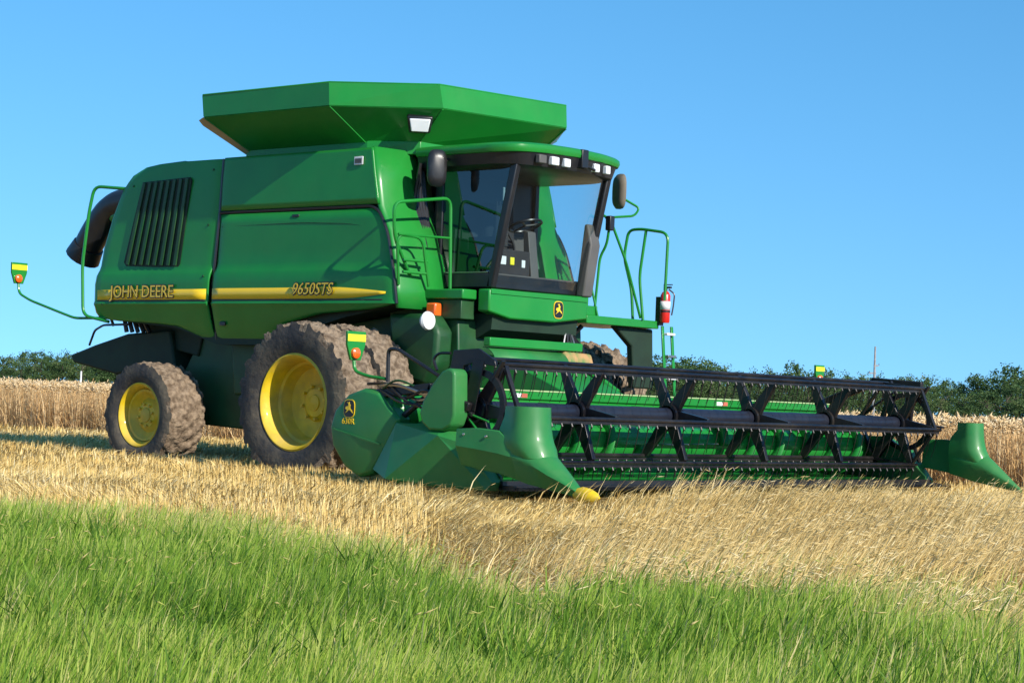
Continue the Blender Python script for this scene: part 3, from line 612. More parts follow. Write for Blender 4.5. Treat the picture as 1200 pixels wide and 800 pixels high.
# deck
dk = MB(); dk.prism([(-.98, 2.0), (-.98, 2.26), (.80, 2.275), (.80, 2.0), (.2, 1.93), (-.6, 1.93)], 1.32, 1.50, 'x')
deck = part('cab_deck', dk, M['green'], bevel=.02)
dk = MB(); dk.box(1.50, 1.512, -.96, .78, 2.205, 2.262); part('deck_lip', dk, M['green'], deck, bevel=.004)
sdk = MB(); sdk.box(.16, 1.30, -1.22, -.975, 2.13, 2.245); part('side_step', sdk, M['green'], bevel=.015)
sdk = MB(); sdk.box(.10, 1.25, -1.18, -.95, 1.9, 2.125); part('step_bracket', sdk, M['green_dk'], bevel=.01)
# emblem
def emblem(center, X, U, N, s, parent):
    c = Vector(center); X = Vector(X); U = Vector(U); N = Vector(N)
    def poly(pts, t0, t1, name, mt):
        n = len(pts); vs = [c+X*x*s+U*y*s+N*t0 for x, y in pts]+[c+X*x*s+U*y*s+N*t1 for x, y in pts]
        mb = MB(); mb.add(vs, [tuple(range(n-1, -1, -1)), tuple(range(n, 2*n))]+[(i, (i+1) % n, (i+1) % n+n, i+n) for i in range(n)]); part(name, mb, mt, parent)
    shield = [(.42*math.copysign(abs(math.cos(a))**.6, math.cos(a)), .5*math.copysign(abs(math.sin(a))**.6, math.sin(a))) for a in np.linspace(0, 2*pi, 25)[:-1]]
    poly([(x*1.1, y*1.1) for x, y in shield], 0, .006, 'emblem_border', M['stripe']); poly(shield, .006, .010, 'emblem_shield', M['black'])
    deer = [(-.30, -.28), (-.12, -.10), (-.28, -.02), (-.26, .10), (-.02, .16), (-.06, .30), (-.16, .38), (-.02, .36), (.04, .40), (.05, .28), (.14, .22), (.10, .12), (.12, .0), (.26, -.10), (.33, -.26), (.20, -.16), (.02, -.06), (-.04, -.12)]
    poly(deer, .010, .014, 'emblem_deer', M['stripe'])
emblem((1.502, .25, 2.085), (0, 1, 0), (0, 0, 1), (1, 0, 0), .19, deck)
# under the cab
ub = MB(); ub.prism([(.6, 1.95), (1.42, 1.99), (1.40, 1.80), (1.15, 1.68), (.6, 1.6)], -.82, .72); part('cab_underframe', ub, M['hull'])
fh = MB(); fh.prism([(.4, 1.35), (1.50, 1.50), (1.75, 1.46), (2.78, 1.06), (2.78, .50), (.4, .65)], -.92, .12); fho = part('feeder_house', fh, M['green'], bevel=.02)
fh = MB(); fh.box(1.50, 1.60, -1.05, .62, 1.60, 1.70); part('cross_beam', fh, M['green'], bevel=.01)
fh = MB(); rings = []
for a in np.linspace(-.2, 1.5, 8): rings.append([(1.45+.22*math.cos(a), y, 1.40+.19*math.sin(a)) for y in (-1.02, .30)])
fh.loft(rings, closed=False, cap=False); part('shaft_cover', fh, M['green_hdr'], solid=.01)
fh = MB(); fh.loft([[(1.66, .30, 1.36), (1.70, .78, 1.34), (1.60, .80, 1.58), (1.58, .30, 1.60)], [(1.40, .30, 1.36), (1.40, .78, 1.34), (1.40, .80, 1.58), (1.40, .30, 1.60)]]); part('shaft_guard', fh, M['rust'], bevel=.03)
# dark machine frame between the wheels
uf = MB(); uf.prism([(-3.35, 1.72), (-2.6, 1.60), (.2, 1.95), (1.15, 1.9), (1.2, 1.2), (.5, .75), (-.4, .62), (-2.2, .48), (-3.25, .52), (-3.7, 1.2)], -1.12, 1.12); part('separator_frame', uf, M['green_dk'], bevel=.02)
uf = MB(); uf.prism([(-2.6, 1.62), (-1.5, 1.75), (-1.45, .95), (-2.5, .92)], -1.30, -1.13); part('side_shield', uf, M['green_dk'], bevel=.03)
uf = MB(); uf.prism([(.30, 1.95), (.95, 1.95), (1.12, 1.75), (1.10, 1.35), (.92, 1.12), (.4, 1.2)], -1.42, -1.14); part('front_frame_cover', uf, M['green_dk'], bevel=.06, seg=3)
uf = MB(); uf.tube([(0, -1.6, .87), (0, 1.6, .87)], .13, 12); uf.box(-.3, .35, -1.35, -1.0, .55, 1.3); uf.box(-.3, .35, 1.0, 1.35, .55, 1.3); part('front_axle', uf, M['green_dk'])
uf = MB(); uf.tube([(-3.6, -1.6, .62), (-3.6, 1.6, .62)], .10, 10); uf.box(-3.75, -3.4, -.3, .3, .6, 1.3); part('rear_axle', uf, M['green_dk'])
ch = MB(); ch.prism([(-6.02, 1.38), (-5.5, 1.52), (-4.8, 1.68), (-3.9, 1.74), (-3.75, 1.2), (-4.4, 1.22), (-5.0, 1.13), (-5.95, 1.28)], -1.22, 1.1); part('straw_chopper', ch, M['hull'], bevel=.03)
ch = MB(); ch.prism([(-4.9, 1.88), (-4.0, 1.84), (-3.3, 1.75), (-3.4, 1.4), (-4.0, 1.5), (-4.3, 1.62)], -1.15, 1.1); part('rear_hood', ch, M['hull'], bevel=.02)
br = MB(); br.tube(rnd([(-5.62, -1.2, 1.52), (-5.45, -1.25, 1.72), (-5.2, -1.3, 1.79), (-4.6, -1.35, 1.80)], .06), .016, 6); br.tube([(-4.98, -1.35, 1.88), (-4.98, -1.3, 1.78)], .02, 6)
for k in range(5): br.tube([(-4.75+.1*k, -1.3, 1.86), (-4.72+.12*k, -1.28, 1.70)], .03, 6)
part('chopper_bracket', br, M['black'])
lm = MB(); lm.lathe([(-.05, .001), (-.05, .08), (0, .11), (.03, .10), (.05, .04), (.052, .001)], (1.02, -1.49, 1.86), 20, 'x'); part('fender_lamp', lm, M['white'])
lm = MB(); lm.box(.80, .95, -1.30, -1.18, 1.92, 2.08); part('turn_signal', lm, M['orange'], bevel=.02)
# exhaust
ex = MB(); ex.tube(rnd([(-4.4, -.95, 3.45), (-5.15, -.95, 3.50), (-5.55, -.98, 3.42), (-5.85, -1.0, 3.1), (-6.08, -1.0, 2.80)], .3, 5), .20, 16); ex.tube([(-6.0, -1.0, 2.90), (-6.12, -1.0, 2.74)], [.22, .25], 16); part('exhaust_pipe', ex, M['black'])
ex = MB(); ex.box(-5.5, -5.0, -1.1, -.5, 3.2, 3.6); part('exhaust_guard', ex, M['green'], bevel=.08, seg=4)
# --- rear rail + rear marker arm
def rail(name, pts, r=.022, mt='green', rad=.12, parent=None, n=8): return part(name, MB().tube(rnd(pts, rad, 5), r, n), M[mt], parent)
rail('rear_handrail', [(-4.40, -1.55, 3.57), (-5.03, -1.68, 3.62), (-5.10, -1.70, 3.26), (-5.19, -1.70, 2.6), (-5.13, -1.70, 1.90), (-4.7, -1.6, 1.82)])
def marker(loc, scale=1.0, arm=None, face='x'):
    x, y, z = loc; s = scale
    m_ = MB(); m_.prism([(y-.13*s, z+.16*s), (y+.13*s, z+.16*s), (y+.125*s, z+.02*s), (y+.07*s, z-.13*s), (y-.07*s, z-.13*s), (y-.125*s, z+.02*s)], x-.015, x+.015, 'x')
    mo = part('marker_plate', m_, M['green'], bevel=.004)
    part('reflective_band', MB().box(x+.015, x+.020, y-.125*s, y+.125*s, z+.06*s, z+.13*s), M['lime'], mo)
    lz = MB(); lz.lathe([(0, .055*s), (.03, .055*s), (.045, .035*s), (.05, .001)], (x+.015, y-.02, z-.06*s), 16, 'x'); part('marker_lamp', lz, M['orange'], mo)
    if arm: part('marker_arm', MB().tube(rnd(arm, .1, 5), .018, 8), M['green'], mo)
    return mo
marker((-6.58, -1.72, 2.46), 1.0, [(-6.585, -1.72, 2.38), (-6.56, -1.72, 2.20), (-6.3, -1.71, 2.10), (-5.6, -1.7, 1.93), (-5.3, -1.7, 1.86), (-4.75, -1.6, 1.87)])
# --- rails, ladder on the right front
fr = empty('front_handrail', parent=H) if False else None
rail('handrail', [(.62, -1.30, 2.25), (.72, -1.78, 2.80), (.75, -1.84, 3.20), (.80, -.95, 3.33), (.80, -.90, 2.27)], .02)
rail('handrail', [(.76, -1.76, 2.84), (.80, -.93, 2.86)], .014)
rail('ladder_frame', [(.66, -1.62, 2.27), (.74, -1.76, 2.84), (.78, -1.38, 2.83), (.76, -1.22, 2.27)], .018)
for z in (2.42, 2.56): rail('ladder_rung', [(.70, -1.60, z), (.76, -1.26, z)], .018)
# mirrors
def mirror(loc, hw, hh, ang, arm, mt='mirror'):
    X = Vector((math.cos(ang), math.sin(ang), 0)); N = Vector((-math.sin(ang), math.cos(ang), 0)); c = Vector(loc)
    mb = MB(); rings = []
    for t, s in ((-.05, .55), (-.035, .85), (0, 1), (.015, 1)):
        rings.append([c+N*t+X*(hw*s*math.copysign(abs(math.cos(a))**.6, math.cos(a)))+Vector((0, 0, hh*s*math.copysign(abs(math.sin(a))**.6, math.sin(a)))) for a in np.linspace(0, 2*pi, 21)[:-1]])
    mb.loft(rings); mo = part('mirror', mb, M['black' if mt == 'b' else 'dusty'], smooth=40)
    mb = MB(); mb.loft([[c+N*t+X*(hw*.88*math.copysign(abs(math.cos(a))**.6, math.cos(a)))+Vector((0, 0, hh*.9*math.copysign(abs(math.sin(a))**.6, math.sin(a)))) for a in np.linspace(0, 2*pi, 21)[:-1]] for t in (.015, .019)])
    part('mirror_glass', mb, M['mirror'], mo); part('mirror_arm', MB().tube(rnd(arm, .06), .016, 6), M['black' if mt == 'b' else 'green'], mo)
mirror((.78, -1.18, 3.66), .12, .22, 1.05, [(.78, -1.16, 3.66), (.80, -1.0, 3.80), (.80, -.9, 3.86)], 'b')
mirror((1.45, 1.40, 3.62), .13, .22, -.30, [(1.46, 1.42, 3.55), (1.66, 1.55, 3.42), (1.62, 1.50, 3.32), (1.40, 1.22, 3.28)])
# --- left platform, rails, ladder
pf = MB(); pf.box(.55, 1.48, .82, 2.26, 1.96, 2.06); plat = part('left_platform', pf, M['green'], bevel=.01)
pf = MB(); pf.prism([(1.50, 1.96), (2.27, 1.955), (2.32, 1.2), (1.92, 1.2), (1.86, 1.72)], 1.28, 1.38, 'x'); part('ladder_housing', pf, M['hull'], bevel=.02)
pf = MB(); pf.box(1.15, 1.40, .86, 1.12, 2.06, 2.18); part('platform_box', pf, M['green'], bevel=.01)
rail('handrail', [(1.34, 1.9, 2.06), (1.30, 1.9, 2.45), (1.16, 1.9, 2.85), (1.22, 1.9, 3.19), (1.42, 1.9, 3.20), (1.85, 1.9, 3.14), (1.83, 1.9, 2.30)], .019)
rail('handrail', [(1.50, 1.9, 2.06), (1.42, 1.9, 2.6), (1.50, 1.9, 3.18)], .019)
rail('handrail', [(1.16, 1.2, 2.06), (1.16, 1.2, 2.6), (1.22, 1.2, 3.15), (1.38, 1.2, 3.33), (1.46, 1.22, 3.20), (1.40, 1.25, 2.95), (1.30, 1.25, 2.8), (1.28, 1.2, 2.06)], .017)
rail('handrail', [(1.44, 1.24, 3.28), (1.48, 1.55, 2.75), (1.46, 1.9, 2.08)], .017)
rail('handrail', [(1.40, 1.02, 2.95), (1.34, 1.0, 2.55), (1.42, 1.1, 2.06)], .014)
part('rail_clamp', MB().box(1.42, 1.50, 1.18, 1.27, 3.12, 3.30), M['black'], bevel=.01)
for y in (2.28, 2.47): part('ladder_frame', MB().bar((1.52, y, 2.0), (1.66, y, .62), .05, .02), M['green'], bevel=.004)
for k, z in enumerate((1.9, 1.62, 1.34, 1.06, .78)): x = 1.53+.10*(1.95-z); part('ladder_rung', MB().box(x-.02, x+.06, 2.29, 2.46, z-.015, z+.015), M['metal' if k % 2 else 'white'], bevel=.004)
fe = empty('fire_extinguisher', (1.56, 2.27, 2.04)); fe.scale = (.85, .85, .82); tag(fe, 'red fire extinguisher with white label beside the left ladder', 'fire extinguisher')
q = MB(); q.lathe([(0, .001), (0, .065), (.02, .075), (.42, .075), (.47, .05), (.49, .025), (.53, .025), (.53, .001)], n=24, axis='z'); q.build('cylinder', M['red'], fe)
q = MB(); q.lathe([(.20, .0765), (.33, .0765)], n=24, axis='z'); q.build('paper_label', M['white'], fe, solid=.002)
q = MB(); q.box(-.02, .10, -.02, .02, .53, .56); q.box(-.02, .12, -.015, .015, .58, .595); q.box(-.03, .0, -.02, .02, .50, .6); q.build('valve', M['black'], fe, bevel=.004)
q = MB(); q.tube(rnd([(.02, .05, .52), (.10, .09, .45), (.09, .08, .25), (.08, .06, .12)], .04), .012, 6); q.build('hose', M['black'], fe)
q = MB(); q.lathe([(.16, .078), (.19, .078)], n=24, axis='z'); q.box(-.14, -.06, -.05, .05, -.04, .40); q.build('bracket', M['black'], fe, solid=.0)
# --- unloading auger folded along the left side
ua = MB(); ua.tube(rnd([(-.4, 1.72, 3.1), (-.4, 1.75, 3.95), (-1.2, 1.85, 4.02), (-6.2, 1.95, 3.72)], .25, 5), .17, 18); part('unloading_auger', ua, M['green'])

# --- wheels
def tyre_mesh(R, w, rim, nlug, lug, seed):
    prof = [(-w*.40, rim), (-w*.46, rim+(R-rim)*.10), (-w*.52, rim+(R-rim)*.30), (-w*.535, rim+(R-rim)*.55), (-w*.52, rim+(R-rim)*.72), (-w*.49, R-lug-.012)]
    nt_ = 18; tr = []
    for k in range(nt_+1):
        t = -1+2*k/nt_; tr.append((t*w*.46, R-lug-.03*abs(t)**3))
    full = prof+tr+[(-y, r) for y, r in reversed(prof)]; k0 = len(prof); k1 = k0+len(tr)
    def fn(a, y, r, j):
        if k0-1 <= j <= k1:
            t = abs(y)/(w*.46); ph = (a*nlug/(2*pi)+(.5 if y < 0 else 0)-t*1.0) % 1
            up_ = min(1, max(0, (.26-abs(ph-.5))/.07)); r += lug*up_*(1 if t > .06 else .6)
            nz = noise.noise(Vector((math.cos(a)*R*9+seed, math.sin(a)*R*9, y*9)))
            n2 = noise.noise(Vector((math.cos(a)*R*26+seed, math.sin(a)*R*26, y*26)))
            r += .018*nz+.018*n2+.010*(1-up_)
        return r
    mb = MB(); n = 288; k = len(full); mb.lathe(full, n=n, fn=fn)
    for i in range(n):
        for j in range(k-1):
            a = 2*pi*i/n; wob = noise.noise(Vector((math.cos(a)*3+seed, math.sin(a)*3, 0)))
            ym = j+.5
            mb.m[i*(k-1)+j] = 1 if (k0-1 - (1 if wob > .15 else 0)) <= j < k1+(1 if wob > .15 else 0) else 0
    return mb
def rim_mesh(rr, side, dish, hub_r):
    s = side; mb = MB()
    P = [(.0, rr+.035), (.015, rr+.04), (.03, rr+.015), (.02, rr), (-.03, rr-.03), (-.10, rr-.05), (-dish*.55, rr-.055), (-dish*.6, rr-.085), (-dish, rr-.12), (-dish-.03, hub_r+.10), (-dish+.02, hub_r+.04), (-dish+.03, .001)]
    mb.lathe([(s*y, r) for y, r in P], n=64)
    return mb
def wheel(x, y, z, R, w, rim, side, dish, seed, nlug, lug):
    e = empty('wheel', (x, y, z), H)
    tyre_mesh(R, w, rim, nlug, lug, seed).build('tyre', [M['rubber'], M['mud']], e, smooth=70)
    r = rim_mesh(rim, side, dish, .12); r.build('rim', M['yellow'], e, loc=(0, side*w*.42, 0), solid=.0)
    hb = MB(); yb = side*(w*.42-dish)
    hb.lathe([(side*0.0, .10), (side*.04, .09), (side*.05, .05), (side*.052, .001)], (0, yb, 0), 24)
    for k in range(8): a = k*pi/4+.2; hb.lathe([(side*0.0, .018), (side*.055, .018), (side*.056, .001)], (.19*math.cos(a)*rim/.42*.8, yb, .19*math.sin(a)*rim/.42*.8), 8)
    hb.build('hub', M['yellow'], e)
    return e
for side in (-1, 1):
    wheel(0, 2.62 if side > 0 else -2.35, .87, .93, .52, .525, side, .34, 1+side, 24, .05)
    wheel(0, 2.02 if side > 0 else -1.76, .87, .925, .52, .525, side, .10, 5+side, 26, .038)
    wheel(-3.62, side*1.64, .62, .68, .56, .385, side, .12, 9+side, 22, .028)

# ================================================================== header
HY0, HY1 = -3.95, 4.0
bs = MB()
prof = [(2.90, 1.06), (2.90, .62), (2.93, .42), (3.02, .30), (3.2, .22), (3.5, .20), (4.0, .19), (4.45, .16)]
bs.loft([[(x, HY0, z) for x, z in prof], [(x, HY1, z) for x, z in prof]], closed=False, cap=False); part('header_pan', bs, M['green'], solid=.012, smooth=25)
tb = MB(); tb.box(2.78, 2.93, HY0, HY1, 1.00, 1.105); beam = part('header_beam', tb, M['green'], bevel=.012)
part('beam_sunlit_edge', MB().box(2.93, 2.938, HY0, HY1, 1.090, 1.103), M['cream'], beam)  # sunlight along the beam's top edge, painted as a thin pale strip
for y in (-2.12, 1.55): part('reflector', MB().box(2.93, 2.936, y, y+.12, 1.02, 1.065), M['white'], beam); part('reflector', MB().box(2.93, 2.937, y+.125, y+.22, 1.02, 1.065), M['faded_red'], beam)
for y in (-2.9, -1.4, .9, 2.4, 3.4): part('frame_brace', MB().box(2.86, 2.885, y-.06, y+.06, .25, 1.0), M['green_dk'], beam)
# auger
au = MB(); au.tube([(3.36, HY0+.05, .56), (3.36, HY1-.05, .56)], .20, 28); auger = part('header_auger', au, M['green'])
for sgn in (-1, 1):
    fl = MB(); n = 200; y0, y1 = sgn*.75, sgn*3.88; turns = 5.5; rings = []
    for k in range(n+1):
        t = k/n; a = sgn*t*turns*2*pi; y = y0+(y1-y0)*t
        rings.append([(3.36+r*math.cos(a), y, .56+r*math.sin(a)) for r in (.19, .33)])
    fl.loft(rings, closed=False, cap=False); part('flighting', fl, M['green'], auger, solid=.008, smooth=50)
fg = MB()
for k in range(14):
    a = k*2.1; y = -.6+k*.093; fg.tube([(3.36+.18*math.cos(a), y, .56+.18*math.sin(a)), (3.36+.36*math.cos(a), y, .56+.36*math.sin(a))], .009, 5)
part('auger_fingers', fg, M['metal'], auger)
cb = MB(); cb.box(4.40, 4.60, HY0, HY1, .13, .175); cb.box(4.38, 4.45, HY0, HY1, .175, .215)
k = HY0+.05
while k < HY1: cb.loft([[(4.6, k-.018, .135), (4.6, k+.018, .135), (4.6, k+.018, .165), (4.6, k-.018, .165)], [(4.73, k-.004, .145), (4.73, k+.004, .145), (4.73, k+.004, .152), (4.73, k-.004, .152)]]); k += .076
part('cutterbar', cb, M['black'])
# reel
XC, ZC, RR = 4.02, .885, .545; ROT = math.radians(-6)
reel = MB(); reel.tube([(XC, -3.9, ZC), (XC, 3.95, ZC)], .085, 24); reel = part('reel', reel, M['tube'])
YS = [-3.86, -2.36, -.80, .72, 2.26, 3.86]
bp = []
for b in range(6):
    a = ROT+b*pi/3; bp.append((XC+RR*math.cos(a), ZC+RR*math.sin(a)))
order = [1, 0, 2, 5, 4, 3]; ntine = 0; tine_mesh = None
for b in order:
    x, z = bp[b]
    bm_ = MB(); bm_.tube([(x, -3.92, z), (x, 3.98, z)], .023, 10); bm_.box(x-.005, x+.005, -3.9, 3.95, z-.05, z-.018)
    bo = part('reel_bat', bm_, M['reel'], reel)
    ys = np.arange(-3.86, 3.92, .152); rest = MB()
    def tine_pts(): return [(0, 0, .0), (.012, 0, -.03), (.0, 0, -.05), (-.012, 0, -.12), (-.035, 0, -.22), (-.07, 0, -.30)]
    if tine_mesh is None:
        t_ = MB(); t_.tube(tine_pts(), [.008, .011, .007, .0042, .0038, .003], 5); to = t_.build('tine', M['reel'], bo); tine_mesh = to.data
        first = to
    for i, y in enumerate(ys):
        if ntine < 100:
            if first is not None: o = first; first = None
            else: o = bpy.data.objects.new('tine', tine_mesh); COL.objects.link(o); o.parent = bo
            o.location = (x, y, z-.045); ntine += 1
        else: rest.tube([(x+p[0], y+p[1], z-.045+p[2]) for p in tine_pts()], [.008, .011, .007, .0042, .0038, .003], 5)
    if rest.v: tag(part('tines', rest, M['reel'], bo), kind='stuff')
for j, y in enumerate(YS):
    sp = MB(); end = j in (0, 5)
    for b in range(6):
        a = ROT+b*pi/3; cx, sx = math.cos(a), math.sin(a); px_, pz_ = -sx, cx
        r0, r1 = .06, RR-.02; w0, w1 = .075, .035
        P = [(XC+cx*r0+px_*w0, ZC+sx*r0+pz_*w0), (XC+cx*r1+px_*w1, ZC+sx*r1+pz_*w1), (XC+cx*r1-px_*w1, ZC+sx*r1-pz_*w1), (XC+cx*r0-px_*w0, ZC+sx*r0-pz_*w0)]
        sp.prism(P, y-.03, y+.03)
    part('reel_spider', sp, M['reel'], reel, bevel=.006)
    cl_ = MB(); cl_.lathe([(-.07, .11), (-.07, .135), (.07, .135), (.07, .11)], (XC, y, ZC), 24, closed=True); part('spider_clamp', cl_, M['reel'], reel)
    if end:
        rg = MB()
        for b in range(6): rg.bar((bp[b][0], y, bp[b][1]), (bp[(b+1) % 6][0], y, bp[(b+1) % 6][1]), .03, .05, up=(0, 1, 0))
        yo = y+(-.09 if j == 0 else .09)
        rg.lathe([(-.02, .36), (-.02, .30), (.02, .30), (.02, .36)], (XC+.07, yo, ZC+.03), 40, closed=True)
        for b in range(6):
            a = ROT+b*pi/3; rg.bar((bp[b][0]+.06, yo, bp[b][1]+.03), (XC+.07+.30*math.cos(a), yo, ZC+.03+.30*math.sin(a)), .02, .05, up=(0, 1, 0))
        part('reel_end_plate', rg, M['reel'], reel)
# reel arms
for side, y in ((-1, -4.02), (1, 4.10)):
    ra = MB(); (ra.bar((2.80, y, 1.0), (3.55, y, 1.08), .06, .09), ra.bar((3.50, y, 1.08), (4.05, y, .90), .06, .09)) if side < 0 else (ra.bar((2.80, y, 1.12), (3.55, y, 1.40), .07, .10), ra.bar((3.50, y, 1.40), (4.22, y, 1.36), .07, .11), ra.bar((XC+.05, y, 1.30), (XC, y, ZC), .06, .12))
    arm = part('reel_arm', ra, M['reel'], bevel=.012)
    cy_ = MB(); cy_.tube([(3.1, y-.06*side, .78), (3.55, y-.06*side, 1.08)], .032, 10); cy_.tube([(3.5, y-.06*side, 1.05), (3.85, y-.06*side, 1.27)], .017, 8); part('lift_cylinder', cy_, M['black'], arm)
bk = MB(); bk.prism([(3.70, 1.05), (3.78, 1.45), (4.10, 1.47), (4.32, 1.36), (4.34, 1.30), (4.05, 1.33), (3.92, 1.30), (3.86, .95)], -3.99, -3.95); part('reel_drive_bracket', bk, M['reel'], bevel=.006)
bk = MB(); bk.bar((4.02, -3.99, .88), (4.12, -3.99, 1.36), .012, .14, up=(1, 0, 0)); bk.tube(rnd([(3.58, -4.0, 1.25), (3.52, -4.0, 1.36), (3.60, -4.0, 1.42), (3.75, -4.0, 1.42)], .05), .015, 6); part('drive_bracket_arm', bk, M['reel'])
# end sheets and dividers, both ends
def divider(side, y, rt):
    # horizontal slices: blunt rounded nose, widening towards the ground and running out into the tip
    def ring(z, xb, xf, rn, rb):
        P = []; xc = xf-rn
        for a in np.linspace(-pi/2, pi/2, 15): P.append((xc+rn*math.cos(a), y+rn*math.sin(a), z))
        for t in (.35, .7, 1): P.append((xc+(xb-xc)*t, y+rn+(rb-rn)*t, z))
        P.append((xb-.01, y, z))
        for t in (1, .7, .35): P.append((xc+(xb-xc)*t, y-rn-(rb-rn)*t, z))
        return P
    w_ = rt; k = w_/.20
    S = [(.93, 4.95-w_, 4.95+w_, w_, w_*.55), (.84, 4.95-w_, 4.955+w_, w_+.002, w_*.6), (.74, 4.73, 4.965+w_, w_+.005, w_*.75), (.66, 4.72, 4.98+w_, w_+.012, w_*.85), (.60, 4.72, 5.0+w_, w_+.016, w_*.9), (.54, 4.72, 5.035+w_, w_+.014, w_*.9), (.46, 4.74, 5.06+w_, w_-.004, w_*.85), (.40, 4.76, 4.93+w_, w_-.03, w_*.8)]
    mb = MB(); mb.loft([ring(*q) for q in S], cap=False)
    # snout: rounded back above a hard crease, flat under-face below it
    st_ = [(4.72, .56, .50, .17, .30, .12), (4.90, .57, .47, .200, .26, .11), (5.04, .58, .43, .2, .22, .09), (5.14, .565, .40, .186, .205, .08), (5.22, .51, .365, .170, .19, .07), (5.32, .425, .315, .150, .175, .06), (5.44, .325, .26, .108, .155, .045), (5.56, .225, .195, .062, .135, .03), (5.64, .165, .145, .03, .12, .018)]
    rings = []
    for x_, zt, zc, hw, zb, hb_ in st_:
        hw *= k; hb_ *= k; R__ = [(x_, y+hw*math.cos(a), zc+(zt-zc)*math.sin(a)) for a in np.linspace(0, pi, 15)]
        rings.append(R__+[(x_, y-hb_, zb), (x_, y+hb_, zb)])
    mb.loft(rings)
    d = part('crop_divider', mb, M['green_hdr'], smooth=38)
    wg = MB(); o0 = y+side*(w_+.02); o1 = y+side*(w_*.88)
    ws_ = []
    for x_, t_, c_, b2_, o_ in ((4.24, .70, .54, .36, o0), (4.5, .715, .52, .325, o0), (4.74, .70, .49, .295, o1+side*.01), (4.90, .60, .465, .265, y+side*w_*.95), (5.0, .55, .44, .24, y+side*w_*.8)):
        ws_.append([(x_, o_, t_), (x_, o_+side*.012, c_), (x_, o_-side*.075, b2_), (x_, o_-side*.12, b2_), (x_, o_-side*.06, t_)])
    wg.loft(ws_)
    part('divider_wing', wg, M['green_hdr'], d, smooth=20, bevel=.008)
    for bx, bz in ((4.34, .65), (4.62, .64)): part('bolt', MB().lathe([(-.004, .014), (.012, .012), (.014, .001)], (bx, o0-.02*(side > 0), bz), 8) if side > 0 else MB().lathe([(.004, .014), (-.012, .012), (-.014, .001)], (bx, o0, bz), 8), M['metal'], d)
    if side < 0:
        tp = MB(); tp.tube([(5.54, y, .165), (5.62, y, .155), (5.70, y, .145), (5.78, y, .14), (5.82, y, .14)], [.045, .075, .072, .045, .01], 16); part('divider_tip', tp, M['yellow'], d)
    return d
divider(-1, -4.18, .20); divider(1, 4.05, .145)
for side, y in ((-1, -4.05), (1, 4.08)):
    ep = MB(); P = [(2.18, .65), (2.24, .82), (2.42, .98), (2.65, 1.05), (2.86, 1.02), (3.16, .76), (3.12, .66), (2.98, .44), (2.80, .20), (2.62, .16), (2.40, .26), (2.22, .46)]
    rings = [[(2.65+(x-2.65)*k, y+side*o_, .62+(z-.62)*k) for x, z in P] for k, o_ in ((1.0, -.14), (1.0, .0), (.94, .03), (.90, .035))]
    ep.loft(rings); e = part('end_shield', ep, M['green_hdr'], smooth=20, bevel=.008)
    cr_ = MB(); cr_.bar((2.26, y+side*.045, .63), (2.93, y+side*.045, .50), .012, .014); part('shield_crease', cr_, M['green_hdr'], e)
    ns = MB(); o1 = y+side*.04; i1 = y-side*.12
    T_ = [(3.14, .72), (3.76, .72), (4.08, .56), (4.42, .22)]; B_ = [(2.84, .27), (3.30, .14), (3.9, .14), (4.40, .14)]
    mid = (3.82, y+side*.16, .62); ml = (3.12, y+side*.15, .17)
    vs = [(3.14, o1, .72), (3.76, o1, .72), (4.08, y+side*.10, .56), (4.42, y+side*.02, .20), (4.38, y+side*.05, .12), (3.3, y+side*.10, .12), (2.84, o1, .25), mid, ml,
          (3.14, i1, .72), (3.76, i1, .72), (4.08, i1, .56), (4.42, i1, .20), (4.38, i1, .12), (3.3, i1, .12), (2.84, i1, .25)]
    ns.add(vs, [(0, 1, 7), (0, 7, 8), (0, 8, 6), (1, 2, 7), (2, 3, 7), (3, 4, 7), (4, 5, 8), (4, 8, 7), (5, 6, 8), (9, 15, 14, 13, 12, 11, 10), (0, 9, 10, 1), (1, 10, 11, 2), (2, 11, 12, 3), (3, 12, 13, 4), (4, 13, 14, 5), (5, 14, 15, 6), (6, 15, 9, 0)])
    part('divider_base', ns, M['green_hdr'], smooth=0)
    es = MB(); es.prism([(2.9, .72), (3.1, .70), (3.45, .68), (3.9, .66), (4.4, .25), (4.4, .15), (3.0, .15), (2.9, .3)], y-side*.15, y-side*.12); part('end_sheet', es, M['green_dk'])
    if side < 0:
        emblem((2.47, y-.036, .84), (1, 0, 0), (0, 0, 1), (0, -1, 0), .17, e)
        text('630R', .085, M['stripe'], e, 'lettering', (2.37, y-.04, .685), (1, 0, 0), (0, 0, 1), extrude=.003)
sh = MB(); P = [(3.54, .83), (3.58, .95), (3.70, 1.12), (3.82, 1.24), (3.90, 1.27), (3.96, 1.262), (3.99, 1.22), (4.01, .82), (3.97, .72), (3.86, .665), (3.68, .665), (3.58, .73)]
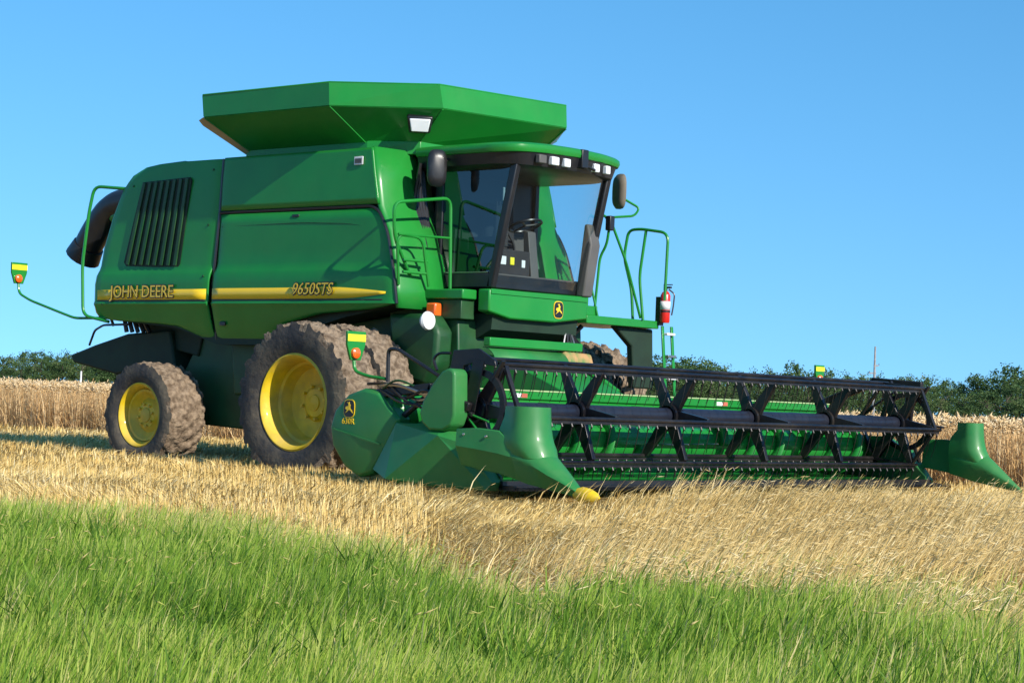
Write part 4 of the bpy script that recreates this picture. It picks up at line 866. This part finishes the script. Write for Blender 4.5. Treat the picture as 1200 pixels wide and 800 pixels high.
sh.prism(P, -4.19, -3.99); part('reel_drive_shield', sh, M['green_hdr'], bevel=.03, seg=3)
g2 = MB(); g2.add([(3.06, -4.08, .68), (3.06, -3.55, .68), (3.02, -3.55, 1.08), (3.0, -3.99, .98)], [(0, 1, 2, 3)]); part('inner_end_cover', g2, M['green'], solid=.02)
# hoses and small hardware around the near end
random.seed(21)
for k in range(9):
    y0 = -4.05+.05*random.random(); pts = [(2.75+random.uniform(-.1, .2), y0, 1.03+random.uniform(0, .08))]
    for q in range(3): pts.append((pts[-1][0]+random.uniform(.2, .35), y0+random.uniform(-.05, .05), 1.0+random.uniform(-.14, .16)))
    rail('hydraulic_hose', pts, random.choice([.012, .015, .018]), random.choice(['black', 'black', 'green_dk', 'metal']), .15, n=6)
for k in range(8):
    x = random.uniform(3.55, 4.15); z = random.uniform(.55, .95)
    rail('linkage_rod', [(x, -3.97, z), (x+random.uniform(.1, .35), -3.98, z-random.uniform(.05, .25))], random.choice([.012, .02, .028]), random.choice(['green', 'green', 'black', 'metal', 'black']), n=6)
rail('hose_guard', [(2.93, -4.02, 1.12), (2.92, -4.02, 1.45), (3.05, -4.02, 1.45), (3.6, -4.0, 1.20)], .02, 'black', .06)
marker((2.45, -4.02, 1.46), 1.0, [(2.44, -4.03, 1.36), (2.46, -4.03, 1.22), (2.65, -4.03, 1.17), (2.90, -4.02, 1.15)])
marker((2.73, 4.05, 1.47), .78, [(2.72, 4.05, 1.44), (2.72, 4.05, 1.2), (2.80, 4.05, 1.12)])
# hydraulic lines under the cab, left of the feeder house
for k in range(6):
    y = .46+.03*k; rail('hydraulic_line', [(1.38, y+.1, 1.88-.02*k), (1.42+.03*k, y+.02*k, 1.62), (1.50, y+.03, 1.35), (1.9, y-.1, 1.16), (2.7, y-.3, 1.06)], .014, 'metal' if k % 3 == 0 else 'black', .12, n=6)
rail('frame_strut', [(1.30, .95, 1.93), (1.1, .6, 1.55)], .03, 'black'); rail('lift_arm', [(1.4, .80, 1.46), (1.9, .95, 1.12)], .05, 'green')
